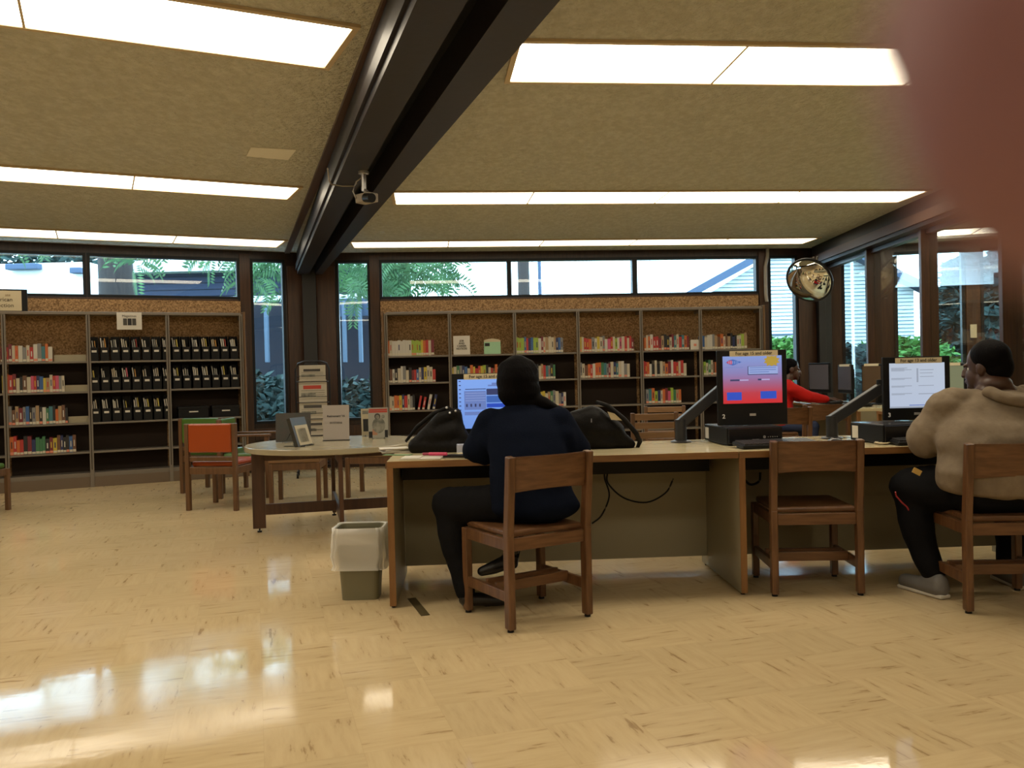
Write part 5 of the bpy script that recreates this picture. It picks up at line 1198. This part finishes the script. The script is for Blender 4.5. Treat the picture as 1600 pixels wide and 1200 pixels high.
# --- person in the taupe hoodie
p2_ = empty('person', 'large person in a taupe hooded sweatshirt seated at computer three', 'person', (2.40, 4.3, 0))
hc = Vector((2.445, 4.42, 1.175)); e_, Pp = head_parts(hc, (-.75, 1, -.15), 1.12)
segs = [((2.46, 4.38, .99), .085, (2.455, 4.40, 1.11), .078), ((2.50, 4.36, 1.03), .07, (2.42, 4.36, 1.03), .07)]
segs += [((2.20, 4.62, .80), .038, (2.24, 4.70, .80), .030)] + hand(None, (2.24, 4.70, .795), (.25, 1, -.02), (0, 0, 1), None, 1.05, .5, 1)
segs += [((2.62, 4.62, .80), .038, (2.52, 4.72, .80), .030)] + hand(None, (2.52, 4.72, .795), (-.35, 1, -.02), (0, 0, 1), None, 1.05, .5, -1)
segs += [((2.46, 4.38, .99), .09, (2.44, 4.30, .80), .12), ((2.24, 4.38, .945), .06, (2.67, 4.38, .945), .06), ((2.22, 4.38, .945), .06, (2.13, 4.43, .805), .055), ((2.13, 4.43, .805), .05, (2.21, 4.62, .80), .038), ((2.69, 4.38, .945), .06, (2.77, 4.43, .81), .055), ((2.77, 4.43, .81), .05, (2.62, 4.62, .80), .038)]
child_world(soft('body', segs, M['skindark'], p2_, e_ + [((2.455, 4.36, 1.085), (.082, .075, .050))], .006, 1), p2_)
eyes(p2_, Pp, 1.12)
for o in [x for x in p2_.children if x.name.startswith('eye')]: child_world(o, p2_)
child_world(soft('hair', [], M['hair'], p2_, [(tuple(hc + Vector((.010, -.022, .050))), (.094, .112, .090)), (tuple(hc + Vector((.03, -.062, -.005))), (.074, .062, .080))], .008, 2), p2_)
tor = stack([((2.44, 4.215, .575), (.335, .190, .06)), ((2.435, 4.215, .66), (.358, .208, .085)), ((2.435, 4.245, .745), (.322, .188, .07)), ((2.435, 4.26, .81), (.325, .192, .08)), ((2.44, 4.30, .88), (.300, .170, .09)), ((2.45, 4.335, .955), (.255, .135, .07)), ((2.46, 4.35, 1.01), (.17, .105, .05))])
segs = [((2.215, 4.38, .945), .105, (2.130, 4.43, .805), .100), ((2.130, 4.43, .805), .092, (2.215, 4.62, .80), .050),
        ((2.69, 4.38, .945), .105, (2.77, 4.43, .81), .098), ((2.77, 4.43, .81), .092, (2.62, 4.62, .80), .050), ((2.25, 4.38, .985), .085, (2.68, 4.38, .985), .085)]
child_world(soft('hoodie', segs, M['khaki'], p2_, tor, .011, 2, fold=(.020, 6.0, 2)), p2_)
hood = []
for k in range(9):                                 # a hood lying in a collar behind the neck
    t = k / 8; a = rad(-160 + 200 * t); hood.append((2.505 + .135 * math.cos(a), 4.31 + .105 * math.sin(a), 1.035 - .05 * math.sin(math.pi * t) * (1 if math.sin(a) < 0 else .2) + .01))
segs = [(hood[i], .034, hood[i + 1], .034) for i in range(8)] + [((2.46, 4.245, 1.02), .040, (2.64, 4.24, .975), .050), ((2.56, 4.23, .995), .048, (2.66, 4.26, .955), .045)]
child_world(soft('hood', segs, M['khaki'], p2_, (), .009, 2, fold=(.012, 9, 5)), p2_)
segs = [((2.29, 4.28, .560), .135, (2.085, 4.50, .545), .112), ((2.085, 4.50, .545), .100, (2.105, 4.47, .30), .085), ((2.105, 4.47, .30), .084, (2.150, 4.42, .125), .066),
        ((2.58, 4.28, .560), .135, (2.66, 4.56, .545), .112), ((2.66, 4.56, .545), .100, (2.66, 4.60, .30), .082), ((2.66, 4.60, .30), .080, (2.64, 4.58, .115), .062), ((2.27, 4.22, .560), .125, (2.60, 4.22, .560), .125)]
child_world(soft('trousers', segs, M['blacktrk'], p2_, (), .012, 2, fold=(.007, 6, 8)), p2_)
pts = [at_y(a, b, 4.40) for a, b in ((1397, 768), (1400, 775), (1410, 785), (1420, 793), (1428, 805))]
child_world(MB().tube([(p.x, 4.385 + .012 * i, p.z) for i, p in enumerate(pts)], .004, 6).build('red_piping', mat('red_piping', (.35, .03, .04), .6), p2_), p2_)
for (a, b) in (((2.155, 4.36, .05), (2.075, 4.56, .042)), ((2.65, 4.50, .05), (2.65, 4.70, .042))):
    a = Vector(a); b = Vector(b)
    sh = child_world(soft('shoe', [(a, .050, b, .040), (a + Vector((0, 0, .03)), .045, a + (b - a) * .35 + Vector((0, 0, .02)), .040)], M['greyshoe'], p2_, (), .008, 2), p2_)
    q = (b - a).normalized(); so = MB().bar(Vector((a.x, a.y, .012)) - q * .040, Vector((b.x, b.y, .012)) + q * .030, .070, .022, (0, 0, 1), .008).build('sole', M['white'], sh)
mp_ = MB().quad((0, 0, 0), (.045, .01, .0), (.03, .02, .045), (0, .01, .03)); 
p = at_y(1431, 737, 4.33); o = MB().box(-.022, .022, -.002, .002, -.012, .016, 0, Matrix.Rotation(.5, 4, 'Y')).build('paper_note', mat('yellow_note', (.55, .36, .10), .6), None, (p.x, 4.32, p.z)); tag(o, 'yellow paper note sticking out of the pocket below the hoodie', 'note')

# --- person in the red shirt at the far desk
p3_ = empty('person', 'person in a red shirt typing at the far desk, seen from the side', 'person', (3.1, 9.8, 0))
hc = Vector((3.205, 9.84, 1.165)); e_, Pp = head_parts(hc, (1, -.12, -.22), 1.05)
segs = [((3.14, 9.82, 1.0), .058, (3.18, 9.83, 1.08), .055), ((3.53, 9.70, .81), .038, (3.60, 9.72, .81), .028)] + hand(None, (3.60, 9.72, .812), (1, .05, -.05), (0, 0, 1), None, 1.0, .4, 1)
segs += [((3.50, 9.95, .81), .038, (3.58, 9.90, .81), .028)] + hand(None, (3.58, 9.90, .812), (1, -.05, -.05), (0, 0, 1), None, 1.0, .4, -1)
segs += [((3.14, 9.82, 1.0), .06, (3.08, 9.80, .80), .09), ((3.12, 9.68, .955), .05, (3.12, 9.96, .955), .05), ((3.12, 9.66, .955), .045, (3.33, 9.64, .85), .04), ((3.33, 9.64, .85), .04, (3.54, 9.70, .812), .034), ((3.12, 9.98, .955), .045, (3.33, 10.0, .85), .04), ((3.33, 10.0, .85), .04, (3.51, 9.95, .812), .034)]
child_world(soft('body', segs, M['skindark'], p3_, e_, .007, 1), p3_)
eyes(p3_, Pp, 1.05)
for o in [x for x in p3_.children if x.name.startswith('eye')]: child_world(o, p3_)
child_world(soft('hair', [], M['hair'], p3_, [(tuple(hc + Vector((-.025, 0, .048))), (.104, .086, .080)), (tuple(hc + Vector((-.06, .0, .0))), (.062, .074, .075))], .008, 2), p3_)
child_world(soft('shirt', [((3.12, 9.66, .955), .080, (3.33, 9.64, .85), .070), ((3.33, 9.64, .85), .066, (3.54, 9.69, .815), .046), ((3.12, 9.98, .955), .080, (3.33, 10.0, .85), .070), ((3.33, 10.0, .85), .066, (3.51, 9.95, .815), .046), ((3.12, 9.70, .98), .07, (3.12, 9.95, .98), .07)],
     M['red'], p3_, [((3.02, 9.80, .58), (.16, .20, .14)), ((3.05, 9.80, .74), (.15, .20, .17)), ((3.10, 9.82, .88), (.135, .195, .14))], .011, 2, fold=(.009, 7, 3)), p3_)
child_world(soft('trousers', [((3.02, 9.70, .53), .09, (3.38, 9.66, .51), .075), ((3.38, 9.66, .51), .07, (3.36, 9.66, .10), .05), ((3.02, 9.92, .53), .09, (3.38, 9.95, .51), .075), ((3.38, 9.95, .51), .07, (3.36, 9.95, .10), .05)], M['jeans'], p3_, (), .012, 2), p3_)
for y in (9.66, 9.95): child_world(soft('shoe', [((3.35, y, .05), .045, (3.52, y, .04), .036)], M['blackshoe'], p3_, (), .01, 2), p3_)

# --- the photographer's own finger, 2 cm in front of the phone's lens, far inside its depth of field
dF = .021
def fpt(px, py, d=dF): r_ = ray(px, py); return CO + r_ * d
tip = fpt(1885, 35); r1 = 500 / FPX * dF; base = fpt(2500, -1500, dF * 1.5); ax = (base - tip).normalized()
fg = empty('finger', "photographer's fingertip blurred over the upper corner of the view", 'finger', tip)
kn = tip + ax * .026; kn2 = tip + ax * .052
side_ = ax.cross(fw).normalized()
me = capsules([((tip - tip) * 1000, r1 * 1000, (kn - tip) * 1000, .0084 * 1000), ((kn - tip) * 1000, 8.7, (kn2 - tip + fw * .004) * 1000, 9.2)], [], .9, 3)
me.transform(Matrix.Scale(.001, 4)); me.name = 'finger_skin'; link_mesh('finger_skin', me, M['finger'], fg)
nl = MB(); nb_ = []
for k in range(7):
    a = rad(-50 + 100 * k / 6); nb_.append([(ax * (x * .0105 - .002) + (fw * math.cos(a) + side_ * math.sin(a)) * (.00845 - (.0006 if x == 0 else 0))) for x in (0, .5, 1)])
for A, B in zip(nb_, nb_[1:]):
    for i in range(2): nl.quad(A[i], A[i + 1], B[i + 1], B[i])
no_ = nl.build('fingernail', M['nail'], fg, smooth=True); so_ = no_.modifiers.new('t', 'SOLIDIFY'); so_.thickness = .0004
